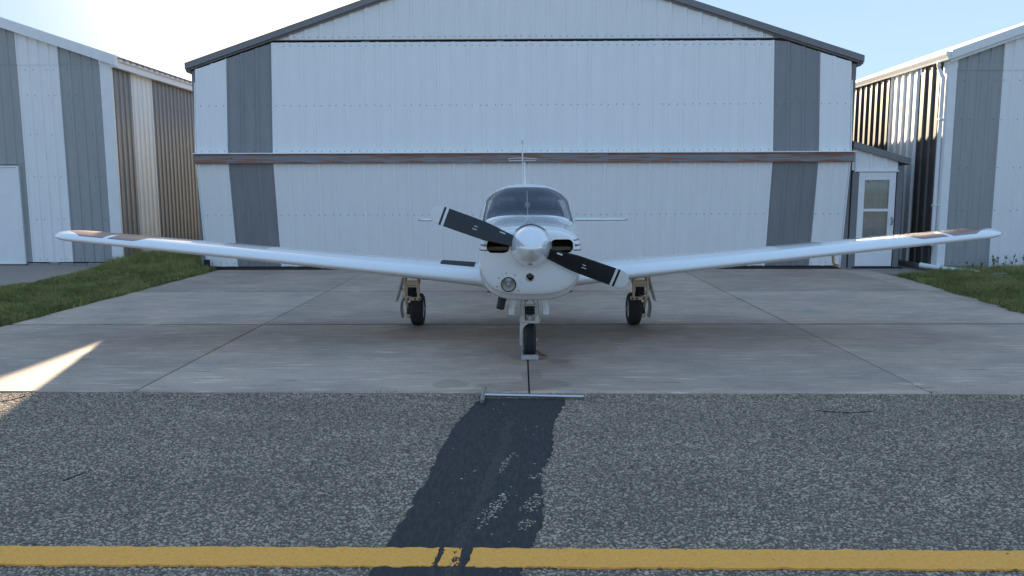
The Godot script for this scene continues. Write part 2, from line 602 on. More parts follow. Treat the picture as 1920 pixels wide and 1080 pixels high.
func ground() -> void:
	# bare soil and field out to the horizon
	var gm := tri_mat(lin(0.09, 0.10, 0.04), lin(0.17, 0.16, 0.085), 0.02, 21, Vector3(0.35, 0.35, 0.35), 0.95)
	var gs := Soup.new()
	gs.quad(Vector3(-900, -0.05, -900), Vector3(900, -0.05, -900), Vector3(900, -0.05, 900), Vector3(-900, -0.05, 900), Vector3.UP)
	structure(put("ground", gs, gm))
	# taxiway of worn chip seal
	var am := tri_mat(lin(0.06, 0.049, 0.040), lin(0.27, 0.22, 0.17), 0.25, 22, Vector3(2.0, 2.0, 2.0), 0.9)
	var s := Soup.new()
	s.quad(Vector3(-60, -0.012, -6.75), Vector3(60, -0.012, -6.0), Vector3(60, -0.012, 9.0), Vector3(-60, -0.012, 9.0), Vector3.UP)
	var taxi := put("taxiway", s, am)
	structure(taxi)
	# apron of concrete slabs with open joints
	var cm := concrete_material()
	var bed := Soup.new()
	bed.quad(Vector3(CX0 + 0.4, -0.028, -17.2), Vector3(CX1 - 0.7, -0.028, -17.2), Vector3(CX1 - 0.7, -0.028, -6.6), Vector3(CX0 + 0.4, -0.028, -6.6), Vector3.UP)
	var apron := put("apron", bed, mat(lin(0.03, 0.028, 0.026), 0.95))
	structure(apron)
	var xs := [-6.78, -3.395, 0.08, 3.55, 7.62]
	var zs := [-6.55, -9.985, -13.35, -17.18]
	for i in 4:
		for j in 3:
			var g := 0.007
			var x0: float = xs[i] + (0.0 if i == 0 else g)
			var x1: float = xs[i + 1] - (0.0 if i == 3 else g)
			var z0: float = zs[j] - g * 6.0
			var z1: float = zs[j + 1] + g * 6.0
			var a := Vector3(x0, 0, edge_z(x0) if j == 0 else z0)
			var b := Vector3(x1, 0, edge_z(x1) if j == 0 else z0)
			put_mesh("slab", slab_mesh([a, b, Vector3(x1, 0, z1), Vector3(x0, 0, z1)], rng.randf_range(-0.002, 0.002), -0.1, cm), apron)
	var jm := tri_mat(lin(0.02, 0.018, 0.016), lin(0.26, 0.21, 0.17), 0.07, 26, Vector3(0.8, 0.8, 0.8), 0.95)
	for q in [[-9.985, 0.030], [-13.35, 0.036]]:
		for i in 4:
			var js := Soup.new()
			js.box(Vector3(xs[i] + 0.02, -0.03, q[0] - q[1]), Vector3(xs[i + 1] - 0.02, -0.009, q[0] + q[1]), 0.002)
			put("joint_filler", js, jm, apron)
	# the neighbour's drive
	var dm := tri_mat(lin(0.24, 0.20, 0.165), lin(0.34, 0.28, 0.235), 0.02, 24, Vector3(0.4, 0.4, 1.6), 0.85)
	var ds := Soup.new()
	ds.box(Vector3(-30, -0.2, -18.45), Vector3(-9.36, -0.004, -6.75), 0.01)
	structure(put("driveway", ds, dm))
	# strip of concrete in the gap by the shed
	var gs2 := Soup.new()
	gs2.box(Vector3(7.63, -0.2, -24.0), Vector3(8.92, -0.01, -16.3), 0.01)
	structure(put("path", gs2, dm))

	# tar patch and paint line
	var L := [[893, 753], [853, 797], [823, 847], [798, 907], [778, 927], [775, 943], [740, 993], [722, 1026], [700, 1063], [660, 1120], [600, 1220]]
	var Rr := [[930, 1220], [955, 1120], [975, 1073], [993, 1025], [1017, 980], [1018, 933], [1015, 913], [1013, 887], [1035, 847], [1035, 810], [1042, 783], [1060, 752], [1056, 746], [905, 746]]
	var pl := []
	for q in L + Rr:
		var v := ground_point(q[0], q[1])
		pl.append(Vector2(v.x, v.z))
	tar_poly = ragged(pl, 0.018, 0.025, 31)
	tar_box = Rect2(tar_poly[0], Vector2.ZERO)
	for q in tar_poly:
		tar_box = tar_box.expand(q)
	var tm := tri_mat(lin(0.018, 0.017, 0.0175), lin(0.052, 0.047, 0.045), 0.03, 33, Vector3(2.2, 2.2, 0.5), 0.86)
	structure(flat_poly("tar_patch", tar_poly, -0.004, tm, self, 0.008))
	# sealed crack along the patch, a ridge of thicker tar
	var ridge := Soup.new()
	var rp := []
	for q in [[958, 790], [945, 830], [925, 880], [905, 930], [882, 975], [862, 1015], [850, 1050], [838, 1090]]:
		rp.append(ground_point(q[0], q[1]))
	var rows := []
	var cn := FastNoiseLite.new()
	cn.seed = 3
	cn.frequency = 0.9
	for i in 71:
		var u := i / 70.0 * (rp.size() - 1.001)
		var c: Vector3 = rp[int(u)].lerp(rp[int(u) + 1], u - int(u))
		var r := PackedVector3Array()
		for k in 9:
			var t := (k - 4) / 4.0
			var w := 0.036 + 0.045 * cn.get_noise_2d(i * 0.9, signf(t) * 9.0)
			r.append(c + Vector3(t * w + 0.02 * cn.get_noise_2d(i * 0.7, 50.0), -0.0046 + 0.0075 * (1.0 - t * t) * (0.75 + cn.get_noise_2d(i * 1.3, k * 2.1)), 0))
		rows.append(r)
	ridge.grid(rows, false)
	structure(put("crack_seal", ridge, tri_mat(lin(0.02, 0.018, 0.017), lin(0.105, 0.088, 0.075), 0.06, 34, Vector3(2.5, 2.5, 0.6), 0.9)))
	var ym := tri_mat(lin(0.80, 0.34, 0.045), lin(0.94, 0.45, 0.08), 0.04, 35, Vector3(2, 2, 2), 0.7)
	var line := Node3D.new()
	line.name = "painted_line"
	add_child(line)
	structure(line)
	var zt := func(x): return -3.576 + 0.0057 * x
	var zb := func(x): return -3.391 + 0.0056 * x
	var pieces := [[-9.0, -0.405], [-0.365, -0.295], [-0.232, 9.0]]
	var sd := 50
	for q in pieces:
		sd += 1
		var poly := [Vector2(q[0], zt.call(q[0])), Vector2(q[1] + 0.012, zt.call(q[1])), Vector2(q[1] - 0.012, zb.call(q[1])), Vector2(q[0] - 0.02, zb.call(q[0]))]
		flat_poly("paint", ragged(poly, 0.014, 0.012, sd), 0.0005, ym, line, 0.01)
	# stones of the chip seal, bare and painted
	stones(zt, zb, pieces)

func stone_mesh(sd: int) -> ArrayMesh:
	var r := RandomNumberGenerator.new()
	r.seed = sd
	var rings := []
	var k := 7
	var ph := r.randf() * TAU
	var rad := []
	for j in k:
		rad.append(r.randf_range(0.72, 1.15))
	for q in [[1.0, -0.6], [0.95, 0.1], [0.66, 0.42]]:
		var row := PackedVector3Array()
		for j in k:
			var a: float = ph + TAU * j / k
			row.append(Vector3(cos(a) * rad[j] * q[0], q[1] + r.randf_range(-0.06, 0.06), sin(a) * rad[j] * q[0]))
		rings.append(row)
	var s := Soup.new()
	for i in 2:
		for j in k:
			var j1 := (j + 1) % k
			var c := Vector3(0, 0, 0)
			s.quad(rings[i][j], rings[i][j1], rings[i + 1][j1], rings[i + 1][j], rings[i][j] - c)
	for j in range(1, k - 1):
		s.flat(rings[2][0], rings[2][j], rings[2][j + 1], Vector3.UP)
	var m := mat(Color.WHITE, 0.85)
	m.vertex_color_use_as_albedo = true
	return s.mesh(m)

func stones(zt: Callable, zb: Callable, pieces: Array) -> void:
	var kinds := []
	for i in 5:
		kinds.append({"mesh": stone_mesh(100 + i), "xf": [], "col": []})
	var r := RandomNumberGenerator.new()
	r.seed = 9
	var wn := FastNoiseLite.new()
	wn.seed = 19
	wn.frequency = 1.0
	wn.fractal_octaves = 3
	var z := -2.2
	while z > -6.62:
		# smaller chips fill in everywhere; count follows the real coverage
		var x := -5.6
		while x < 5.6:
			x += r.randf_range(0.009, 0.026)
			var p := Vector2(x, z + r.randf_range(-0.013, 0.013))
			if p.y < edge_z(p.x) + 0.012 or absf(p.x) > 1.2 + 0.75 * absf(p.y):
				continue
			var size := r.randf_range(0.0040, 0.0095) * (1.35 if r.randf() < 0.15 else 1.0)
			var painted := false
			var lift := 0.0
			var zz: float = p.y
			if zz > zt.call(p.x) + 0.004 and zz < zb.call(p.x) - 0.004:
				for q in pieces:
					painted = painted or (p.x > q[0] and p.x < q[1])
			if not painted and tar_box.has_point(p) and Geometry2D.is_point_in_polygon(p, tar_poly):
				var bare := false
				for q in worn:
					var d := pow((p.x - q[0] - (q[1] - p.y) * 0.28) / q[2], 2) + pow((p.y - q[1]) / q[3], 2)
					bare = bare or d < r.randf_range(0.1, 1.2)
				var wear := wn.get_noise_2d(p.x * 9.0 + 40.0, p.y * 4.0)
				bare = bare or (wear > 0.40 and p.x > -0.1 and p.y > -5.0 and r.randf() < 0.3) or r.randf() < 0.003
				if not bare:
					continue
				size *= 0.8
				lift = 0.0065
			var flatness := r.randf_range(0.35, 0.6)
			var b := Basis.from_euler(Vector3(r.randf_range(-0.16, 0.16), r.randf() * TAU, r.randf_range(-0.16, 0.16))) * Basis.from_scale(Vector3(size * r.randf_range(1.0, 1.5), size * flatness, size))
			var v := r.randf_range(0.15, 0.33) * (0.5 if r.randf() < 0.25 else 1.0)
			v *= 1.0 + 0.20 * wn.get_noise_2d(p.x * 0.7 + 7.0, p.y * 1.1)
			var c := Color(v * r.randf_range(1.42, 1.58), v * 1.16, v * r.randf_range(0.79, 0.90))
			var y := -0.0105 + size * 0.12 + lift
			if painted:
				var wear := wn.get_noise_2d(p.x * 3.0, p.y * 6.0)
				if r.randf() < 0.025 + clampf((wear - 0.12) * 1.6, 0.0, 0.6) + (0.25 if absf(p.x + 0.1) < 0.35 else 0.0):
					y += 0.0065
					c *= 0.6
				else:
					var t := r.randf_range(0.9, 1.1)
					c = Color(0.88 * t, 0.40 * t, 0.06 * t)
					y = -0.0006
			var k: Dictionary = kinds[r.randi() % 5]
			k.xf.append(Transform3D(b, Vector3(p.x, y, p.y)))
			k.col.append(c)
		z -= 0.0155
	for k in kinds:
		var o := multi("road_chips", k.mesh, k.xf, k.col, self)
		o.set_meta("label", "pale stone chips set in the dark chip seal of the taxiway")
		o.set_meta("category", "gravel")

# ---------------------------------------------------------------- main hangar
func main_hangar() -> void:
	var t := thing("aircraft_hangar", "large pale blue-white steel hangar with grey stripes and closed bifold door", "hangar", Vector3(0, 0, -17.15))
	var xl := -7.14
	var xr := 7.26
	var pk := -0.015
	var ridge := 6.795
	var slope_of := func(x): return 0.3355 if x < pk else 0.315
	var roof_y := func(x): return ridge - slope_of.call(x) * absf(x - pk)
	# hollow body: side walls, rear wall, roof with thickness
	boxed("side_wall", Vector3(xl, 0, -16), Vector3(xl + 0.08, roof_y.call(xl) - 0.02, -0.02), M.grey_steel, t)
	boxed("side_wall", Vector3(xr - 0.08, 0, -16), Vector3(xr, roof_y.call(xr) - 0.02, -0.02), M.grey_steel, t)
	boxed("rear_wall", Vector3(xl, 0, -16.1), Vector3(xr, 4.36, -16.02), M.grey_steel, t)
	for sd in [-1, 1]:
		var s := Soup.new()
		var x0: float = pk
		var x1: float = xl - 0.06 if sd < 0 else xr + 0.06
		var slope: float = slope_of.call(x1)
		var y0 := ridge + 0.10
		var y1: float = y0 - slope * absf(x1 - pk)
		for k in [[0.0, Vector3.UP], [-0.1, Vector3.DOWN]]:
			s.quad(Vector3(x0, y0 + k[0], 0.1), Vector3(x1, y1 + k[0], 0.1), Vector3(x1, y1 + k[0], -16.2), Vector3(x0, y0 + k[0], -16.2), k[1])
		s.quad(Vector3(x1, y1, 0.1), Vector3(x1, y1 - 0.1, 0.1), Vector3(x1, y1 - 0.1, -16.2), Vector3(x1, y1, -16.2), Vector3(sd, 0, 0))
		put("roof", s, M.roof, t)
		# rake trim: a deep fascia with a folded lower lip
		var f := Soup.new()
		var xe: float = xl - 0.10 if sd < 0 else xr + 0.12
		var yt := func(x): return y0 - slope * absf(x - pk) + 0.035
		for q in [[0.0, -0.135, 0.16], [-0.135, -0.175, 0.115]]:
			s = f
			var a := Vector3(pk, yt.call(pk) + q[0], q[2])
			var b := Vector3(xe, yt.call(xe) + q[0], q[2])
			var c := Vector3(xe, yt.call(xe) + q[1], q[2])
			var d := Vector3(pk, yt.call(pk) + q[1], q[2])
			f.quad(a, b, c, d, Vector3(0, 0, 1))
			f.quad(c, d, Vector3(pk, d.y, -0.02), Vector3(xe, c.y, -0.02), Vector3.DOWN)
			if q[0] == 0.0:
				f.quad(a, b, Vector3(xe, b.y, -0.1), Vector3(pk, a.y, -0.1), Vector3.UP)
			f.quad(b, c, Vector3(xe, c.y, -0.1), Vector3(xe, b.y, -0.1), Vector3(sd, 0, 0))
		put("rake_trim", f, M.trim, t)
	boxed("gutter_end", Vector3(xl - 0.09, 4.31, -16), Vector3(xl - 0.005, 4.40, 0.08), M.trim, t)
	boxed("gutter_end", Vector3(xr + 0.005, 4.40, -16), Vector3(xr + 0.10, 4.50, 0.08), M.trim, t)
	# frame posts and header
	boxed("corner_post", Vector3(xl, 0, -0.02), Vector3(xl + 0.125, 4.36, 0.06), M.trim, t)
	boxed("corner_post", Vector3(xr - 0.125, 0, -0.02), Vector3(xr, 4.44, 0.06), M.trim, t)
	boxed("sill", Vector3(xl + 0.1, -0.02, -0.1), Vector3(xr - 0.1, 0.035, 0.05), M.seal_and_gap_shade, t)
	boxed("backing", Vector3(xl + 0.1, 0.03, -0.3), Vector3(xr - 0.1, 4.4, -0.26), M.grey_steel, t)
	# gable above the door
	var top := func(x): return roof_y.call(x) - 0.02
	var hd := 4.985
	var x := -5.27
	var n := 0
	while x < 5.40:
		var x1 := minf(x + 0.982, 5.45)
		var s := sheet(x, x1, func(_x): return hd, top, -5.27)
		var o := put("gable_panel", s, M.white_steel, t)
		o.position.z = 0.06
		x = x1
		n += 1
	for q in [[-5.40, -5.272], [5.452, 5.66]]:
		var s := sheet(q[0], q[1], func(xx): return minf(hd, roof_y.call(xx) - 0.03), top, -5.27)
		put("gable_panel", s, M.grey_steel, t).position.z = 0.06
	var gnode := Node3D.new()
	gnode.name = "gable_screws"
	gnode.position.z = 0.062
	t.add_child(gnode)
	screws(gnode, [5.05], -5.2, 5.4, -5.27)
	boxed("header_gap_shade", Vector3(-5.35, 4.925, -0.05), Vector3(5.6, 4.98, 0.035), M.seal_and_gap_shade, t)  # solid dark strip that paints the shade inside the gap above the door
	boxed("drip_edge", Vector3(-5.35, 4.975, 0.03), Vector3(5.6, 4.99, 0.095), M.trim, t)
	for q in [-3.4, -0.5, 2.9, 4.6]:
		boxed("hinge", Vector3(q, 4.925, 0.02), Vector3(q + 0.16, 4.96, 0.085), M.trim, t)
	# bifold door: two leaves that bulge outwards at the middle hinge
	var stripes := [[-7.02, -6.335, "w"], [-6.335, -5.353, "g"]]
	x = -5.353
	while x < 5.44:
		stripes.append([x, x + 0.9825, "w"])
		x += 0.9825
	stripes.append_array([[5.455, 6.44, "g"], [6.44, 7.115, "w"]])
	var hinge := Vector3(0, 2.44, 0.30)
	for leaf in 2:
		var low := Vector3(0, 0.075, 0.015) if leaf == 0 else Vector3(0, 2.53, 0.295)
		var high := Vector3(0, 2.37, 0.285) if leaf == 0 else Vector3(0, 4.93, 0.10)
		var len := low.distance_to(high)
		var o := Node3D.new()
		o.name = "door_leaf"
		t.add_child(o, true)
		o.position = low
		var up := (high - low).normalized()
		o.basis = Basis(Vector3.RIGHT, up, Vector3.RIGHT.cross(up))
		n = 0
		for q in stripes:
			var tp := func(xx): return minf(len, roof_y.call(xx) - 0.075 - low.y) if leaf == 1 else len
			var s := sheet(q[0] + (0.0 if n else 0.0), q[1], func(_x): return 0.0, tp, -5.353)
			put("panel", s, M.white_steel if q[2] == "w" else M.grey_steel, o)
			n += 1
		var bk := Soup.new()
		bk.quad(Vector3(-7.0, 0, -0.05), Vector3(7.1, 0, -0.05), Vector3(7.1, len * 0.72, -0.05), Vector3(-7.0, len * 0.72, -0.05), Vector3(0, 0, -1))
		put("leaf_backing", bk, M.grey_steel, o)
		screws(o, [0.07, 1.16] if leaf == 0 else [0.08, 1.06], -7.0, 7.1, -5.353)
		if leaf == 1:
			screws(o, [2.33], -5.3, 5.45, -5.353)
		else:
			boxed("bottom_rail", Vector3(-7.02, -0.045, -0.04), Vector3(7.11, 0.002, 0.02), M.seal_and_gap_shade, o)
		# edge flashing
		var eh := len if leaf == 0 else 1.56
		boxed("edge_flashing", Vector3(-7.045, 0, -0.05), Vector3(-7.02, eh, 0.03), M.white_trim, o)
		boxed("edge_flashing", Vector3(7.115, 0, -0.05), Vector3(7.14, eh, 0.03), M.white_trim, o)
	# weathered wooden beam at the hinge, with a pale drip strip on top
	var bs := Soup.new()
	bs.box(Vector3(-7.06, 2.345, 0.22), Vector3(7.19, 2.545, 0.37), 0.008)
	var uv := PackedVector2Array()
	for q in bs.p:
		uv.append(Vector2((q.x + 7.1) / 9.0, (q.y - 2.34) / 0.21 + q.z))
	var a := []
	a.resize(Mesh.ARRAY_MAX)
	a[Mesh.ARRAY_VERTEX] = bs.p
	a[Mesh.ARRAY_NORMAL] = bs.n
	a[Mesh.ARRAY_TEX_UV] = uv
	var bm := ArrayMesh.new()
	bm.add_surface_from_arrays(Mesh.PRIMITIVE_TRIANGLES, a)
	bm.surface_set_material(0, M.beam)
	var beam := put_mesh("beam", bm, t)
	beam.set_meta("label", "weathered wooden beam with peeling grey paint across the door")
	boxed("drip_strip", Vector3(-7.08, 2.549, 0.24), Vector3(7.2, 2.572, 0.405), M.white_trim, t)
	boxed("door_guide", Vector3(-7.03, 0.0, 0.10), Vector3(-6.93, 0.24, 0.2), M.dark, t)

# ---------------------------------------------------------------- lean-to
func shed() -> void:
	var t := thing("entry_shed", "small lean-to with a white glazed door beside the large hangar", "shed", Vector3(7.27, 0, -17.1))
	var w := 1.14
	var top := func(x): return 2.66 - 0.30 * x
	boxed("side_wall", Vector3(w - 0.13, 0, -2.2), Vector3(w, 2.27, 0.0), M.trim, t)
	boxed("rear_wall", Vector3(0, 0, -2.25), Vector3(w, 2.27, -2.2), M.grey_steel, t)
	put("front_panel", sheet(0.01, w - 0.13, func(_x): return 2.17, top, 0.42, 0.327), M.white_steel, t)
	var s := Soup.new()
	var a := Vector3(-0.02, 2.66, 0.09)
	var b := Vector3(w + 0.10, 2.66 - 0.30 * (w + 0.12), 0.09)
	for k in [[0.14, Vector3.UP], [0.0, Vector3.DOWN]]:
		s.quad(a + Vector3(0, k[0], 0), b + Vector3(0, k[0], 0), b + Vector3(0, k[0], -2.4), a + Vector3(0, k[0], -2.4), k[1])
	s.quad(a, b, b + Vector3(0, 0.14, 0), a + Vector3(0, 0.14, 0), Vector3(0, 0, 1))
	s.quad(b, b + Vector3(0, 0.14, 0), b + Vector3(0, 0.14, -2.4), b + Vector3(0, 0, -2.4), Vector3(1, 0, 0))
	put("roof", s, M.trim, t)
	boxed("door_header", Vector3(0.05, 2.135, -0.03), Vector3(w - 0.12, 2.168, 0.05), M.white_trim, t)
	boxed("door_jamb", Vector3(0.02, 0, -0.06), Vector3(0.16, 2.13, 0.02), M.trim, t)
	# door of rails and stiles with two panes
	var d := Node3D.new()
	d.name = "door"
	t.add_child(d)
	var x0 := 0.165
	var x1 := 0.975
	var gx0 := 0.30
	var gx1 := 0.84
	boxed("stile", Vector3(x0, 0.06, -0.02), Vector3(gx0, 2.13, 0.025), M.white_trim, d)
	boxed("stile", Vector3(gx1, 0.06, -0.02), Vector3(x1, 2.13, 0.025), M.white_trim, d)
	boxed("rail", Vector3(gx0, 1.96, -0.019), Vector3(gx1, 2.129, 0.024), M.white_trim, d)
	boxed("rail", Vector3(gx0, 1.27, -0.019), Vector3(gx1, 1.33, 0.024), M.white_trim, d)
	boxed("rail", Vector3(gx0, 0.061, -0.019), Vector3(gx1, 0.68, 0.024), M.white_trim, d)
	var cm := tri_mat(lin(0.16, 0.14, 0.10), lin(0.34, 0.31, 0.24), 0.03, 61, Vector3(3.0, 0.4, 1.0), 0.9)
	for q in [[0.68, 1.27], [1.33, 1.96]]:
		boxed("pane", Vector3(gx0, q[0], 0.0), Vector3(gx1, q[1], 0.005), M.clear_glass, d, 0.0)
		# folds of a drawn curtain behind the glass
		var rows := []
		for k in 2:
			var r := PackedVector3Array()
			for j in 60:
				var xx := gx0 + (gx1 - gx0) * j / 59.0
				r.append(Vector3(xx, q[k], -0.05 + 0.012 * sin(xx * 95.0 + k * 0.6) + 0.006 * sin(xx * 37.0)))
			rows.append(r)
		var cs := Soup.new()
		cs.grid(rows, false)
		put("curtain", cs, cm, d)
	rod("handle", [Vector3(0.915, 0.98, 0.03), Vector3(0.915, 0.99, 0.075), Vector3(0.915, 1.10, 0.085), Vector3(0.915, 1.14, 0.03)], 0.012, M.screw, d)
	for y in [0.35, 1.1, 1.85]:
		boxed("hinge", Vector3(x1 - 0.004, y, 0.0), Vector3(x1 + 0.02, y + 0.08, 0.03), M.screw, d)
	boxed("threshold", Vector3(0.1, -0.01, -0.05), Vector3(1.2, 0.04, 0.09), M.seal_and_gap_shade, t)
	boxed("step", Vector3(-0.05, -0.02, 0.0), Vector3(1.35, 0.012, 0.3), M.foundation, t)

# ---------------------------------------------------------------- neighbours
func side_panels(t: Node3D, list: Array, x: float, face: float, h: float, z0: float) -> void:
	# list: [distance back from the front corner, material]
	var n := 0
	for i in list.size() - 1:
		var a: float = list[i][0]
		while a < list[i + 1][0] - 0.05:
			var b := minf(a + 0.915, list[i + 1][0])
			var s := sheet(a, b, func(_x): return 0.12, func(_x): return h, list[i][0] + 0.1, 0.305 if face < 0.0 else 0.2287, 0.05 if face < 0.0 else 0.04, 0.022 if face < 0.0 else 0.016, 0.034 if face < 0.0 else 0.026)
			var o := put("side_panel", s, list[i][1], t)
			# the sheet's x runs back along the wall
			if face > 0:
				o.transform = Transform3D(Basis(Vector3(0, 0, -1), Vector3.UP, Vector3(1, 0, 0)), Vector3(x + 0.0015 * (n % 2), 0, z0))
			else:
				o.transform = Transform3D(Basis(Vector3(0, 0, -1), Vector3.UP, Vector3(-1, 0, 0)), Vector3(x - 0.0015 * (n % 2), 0, z0))
			a = b
			n += 1

func left_hangar() -> void:
	var t := thing("storage_hangar", "grey and white striped steel hangar with a white sliding door and no gutter", "hangar", Vector3(-9.6, 0, -18.4))
	var slope := 0.333
	var eave := 4.84
	var wide := 13.0
	var top := func(x): return eave - 0.03 + slope * minf(-x, wide + x)
	# front: x runs from -13 to 0
	var cuts := [[-13.0, "w"], [-12.15 - 0.0, "g"], [-2.17, "w"], [-1.19, "g"], [-0.235, "e"]]
	var bands := [[-6.0, -5.1, "w"], [-5.1, -4.1, "g"], [-4.1, -3.13, "w"], [-3.13, -2.17, "g"], [-2.17, -1.19, "w"], [-1.19, -0.235, "g"]]
	var n := 0
	for q in bands:
		var low := 2.40 if q[0] < -2.4 and q[1] < -2.1 else 0.07
		var m: Material = M.white_steel if q[2] == "w" else M.pale_grey_steel
		var seam_y := 4.72
		put("panel", sheet(q[0], q[1], func(_x): return low, func(xx): return minf(seam_y, top.call(xx)), q[0] + 0.245, 0.245), m, t).position.z = 0.002 * (n % 2)
		put("gable_panel", sheet(q[0], q[1], func(xx): return minf(seam_y - 0.02, top.call(xx)), top, q[0] + 0.245, 0.245), m, t).position.z = 0.008 + 0.002 * (n % 2)
		n += 1
	put("panel", sheet(-2.36, -2.172, func(_x): return 0.07, func(_x): return 2.42, -2.3, 0.245), M.pale_grey_steel, t).position.z = -0.003
	var sn := Node3D.new()
	sn.name = "front_screws"
	sn.position.z = 0.003
	t.add_child(sn)
	screws(sn, [0.14, 1.1, 2.1, 3.1, 4.0, 4.6], -2.17, -0.24, -2.17 + 0.1)
	# sliding door with a raised frame
	var d := boxed("sliding_door", Vector3(-6.0, 0.03, 0.01), Vector3(-2.335, 2.335, 0.05), M.white_trim, t)
	boxed("door_frame", Vector3(-2.36, 0.02, 0.012), Vector3(-2.31, 2.37, 0.075), M.white_trim, d)
	boxed("door_frame", Vector3(-6.0, 2.335, 0.012), Vector3(-2.36, 2.375, 0.075), M.white_trim, d)
	boxed("door_frame", Vector3(-6.0, 0.02, 0.012), Vector3(-2.36, 0.065, 0.07), M.white_trim, d)
	boxed("corner_trim", Vector3(-0.235, 0.03, -0.045), Vector3(0.036, 4.80, 0.03), M.white_trim, t, 0.008)
	# broken concrete footing under the sheets
	var fx := -2.3
	while fx < -0.1:
		var w := rng.randf_range(0.15, 0.4)
		boxed("footing_stone", Vector3(fx, -0.05, -0.05), Vector3(minf(fx + w, 0.0), rng.randf_range(0.03, 0.068), rng.randf_range(0.02, 0.06)), M.foundation, t, 0.015)
		fx += w + 0.01
	# side wall facing the alley
	side_panels(t, [[0.05, M.grey_steel], [0.95, M.white_steel], [2.05, M.grey_steel], [8.0, M.grey_steel], [12.0, null]], 0.0, 1.0, 4.74, 0.0)
	boxed("inner_wall", Vector3(-13.0, 0, -12), Vector3(-0.06, 4.7, -0.3), M.grey_steel, t, 0.0)
	# roof and its trim
	var s := Soup.new()
	for k in [[0.1, Vector3.UP], [0.0, Vector3.DOWN]]:
		s.quad(Vector3(0.2, eave - 0.06 + k[0], 0.12), Vector3(-6.5, eave - 0.06 + slope * 6.7 + k[0], 0.12), Vector3(-6.5, eave - 0.06 + slope * 6.7 + k[0], -12.1), Vector3(0.2, eave - 0.06 + k[0], -12.1), k[1])
		s.quad(Vector3(-13.2, eave - 0.06 + k[0], 0.12), Vector3(-6.5, eave - 0.06 + slope * 6.7 + k[0], 0.12), Vector3(-6.5, eave - 0.06 + slope * 6.7 + k[0], -12.1), Vector3(-13.2, eave - 0.06 + k[0], -12.1), k[1])
	put("roof", s, M.roof, t)
	# ribs of the roof sheets show along the eave
	var zz := 0.0
	while zz > -11.5:
		var rs := Soup.new()
		rs.quad(Vector3(0.215, eave + 0.04, zz), Vector3(0.215, eave + 0.04, zz - 0.12), Vector3(-3.0, eave + 0.04 + slope * 3.215, zz - 0.12), Vector3(-3.0, eave + 0.04 + slope * 3.215, zz), Vector3.UP)
		for e in [0.0, -0.12]:
			rs.quad(Vector3(0.215, eave + 0.04, zz + e), Vector3(-3.0, eave + 0.04 + slope * 3.215, zz + e), Vector3(-3.0, eave + slope * 3.215, zz + e), Vector3(0.215, eave, zz + e), Vector3(0, 0, 1.0 if e == 0.0 else -1.0))
		rs.quad(Vector3(0.215, eave + 0.04, zz), Vector3(0.215, eave + 0.04, zz - 0.12), Vector3(0.215, eave - 0.01, zz - 0.12), Vector3(0.215, eave - 0.01, zz), Vector3.RIGHT)
		put("roof_rib", rs, M.roof, t)
		zz -= 0.305
	boxed("eave_fascia", Vector3(0.06, eave - 0.21, -12.0), Vector3(0.17, eave + 0.03, 0.1), M.white_trim, t)
	boxed("soffit", Vector3(-0.02, eave - 0.10, -12.0), Vector3(0.06, eave - 0.07, 0.0), M.white_trim, t)
	var f := Soup.new()
	var a := Vector3(0.2, eave + 0.06, 0.14)
	var b := Vector3(-6.5, eave + 0.06 + slope * 6.7, 0.14)
	var dn := Vector3(0, -0.24, 0)
	f.quad(a, b, b + dn, a + dn, Vector3(0, 0, 1))
	f.quad(a + dn, b + dn, b + dn + Vector3(0, 0, -0.15), a + dn + Vector3(0, 0, -0.15), Vector3.DOWN)
	f.quad(a, b, b + Vector3(0, 0, -0.15), a + Vector3(0, 0, -0.15), Vector3.UP)
	f.quad(a, a + dn, a + dn + Vector3(0, 0, -0.15), a + Vector3(0, 0, -0.15), Vector3.RIGHT)
	put("rake_trim", f, M.white_trim, t)

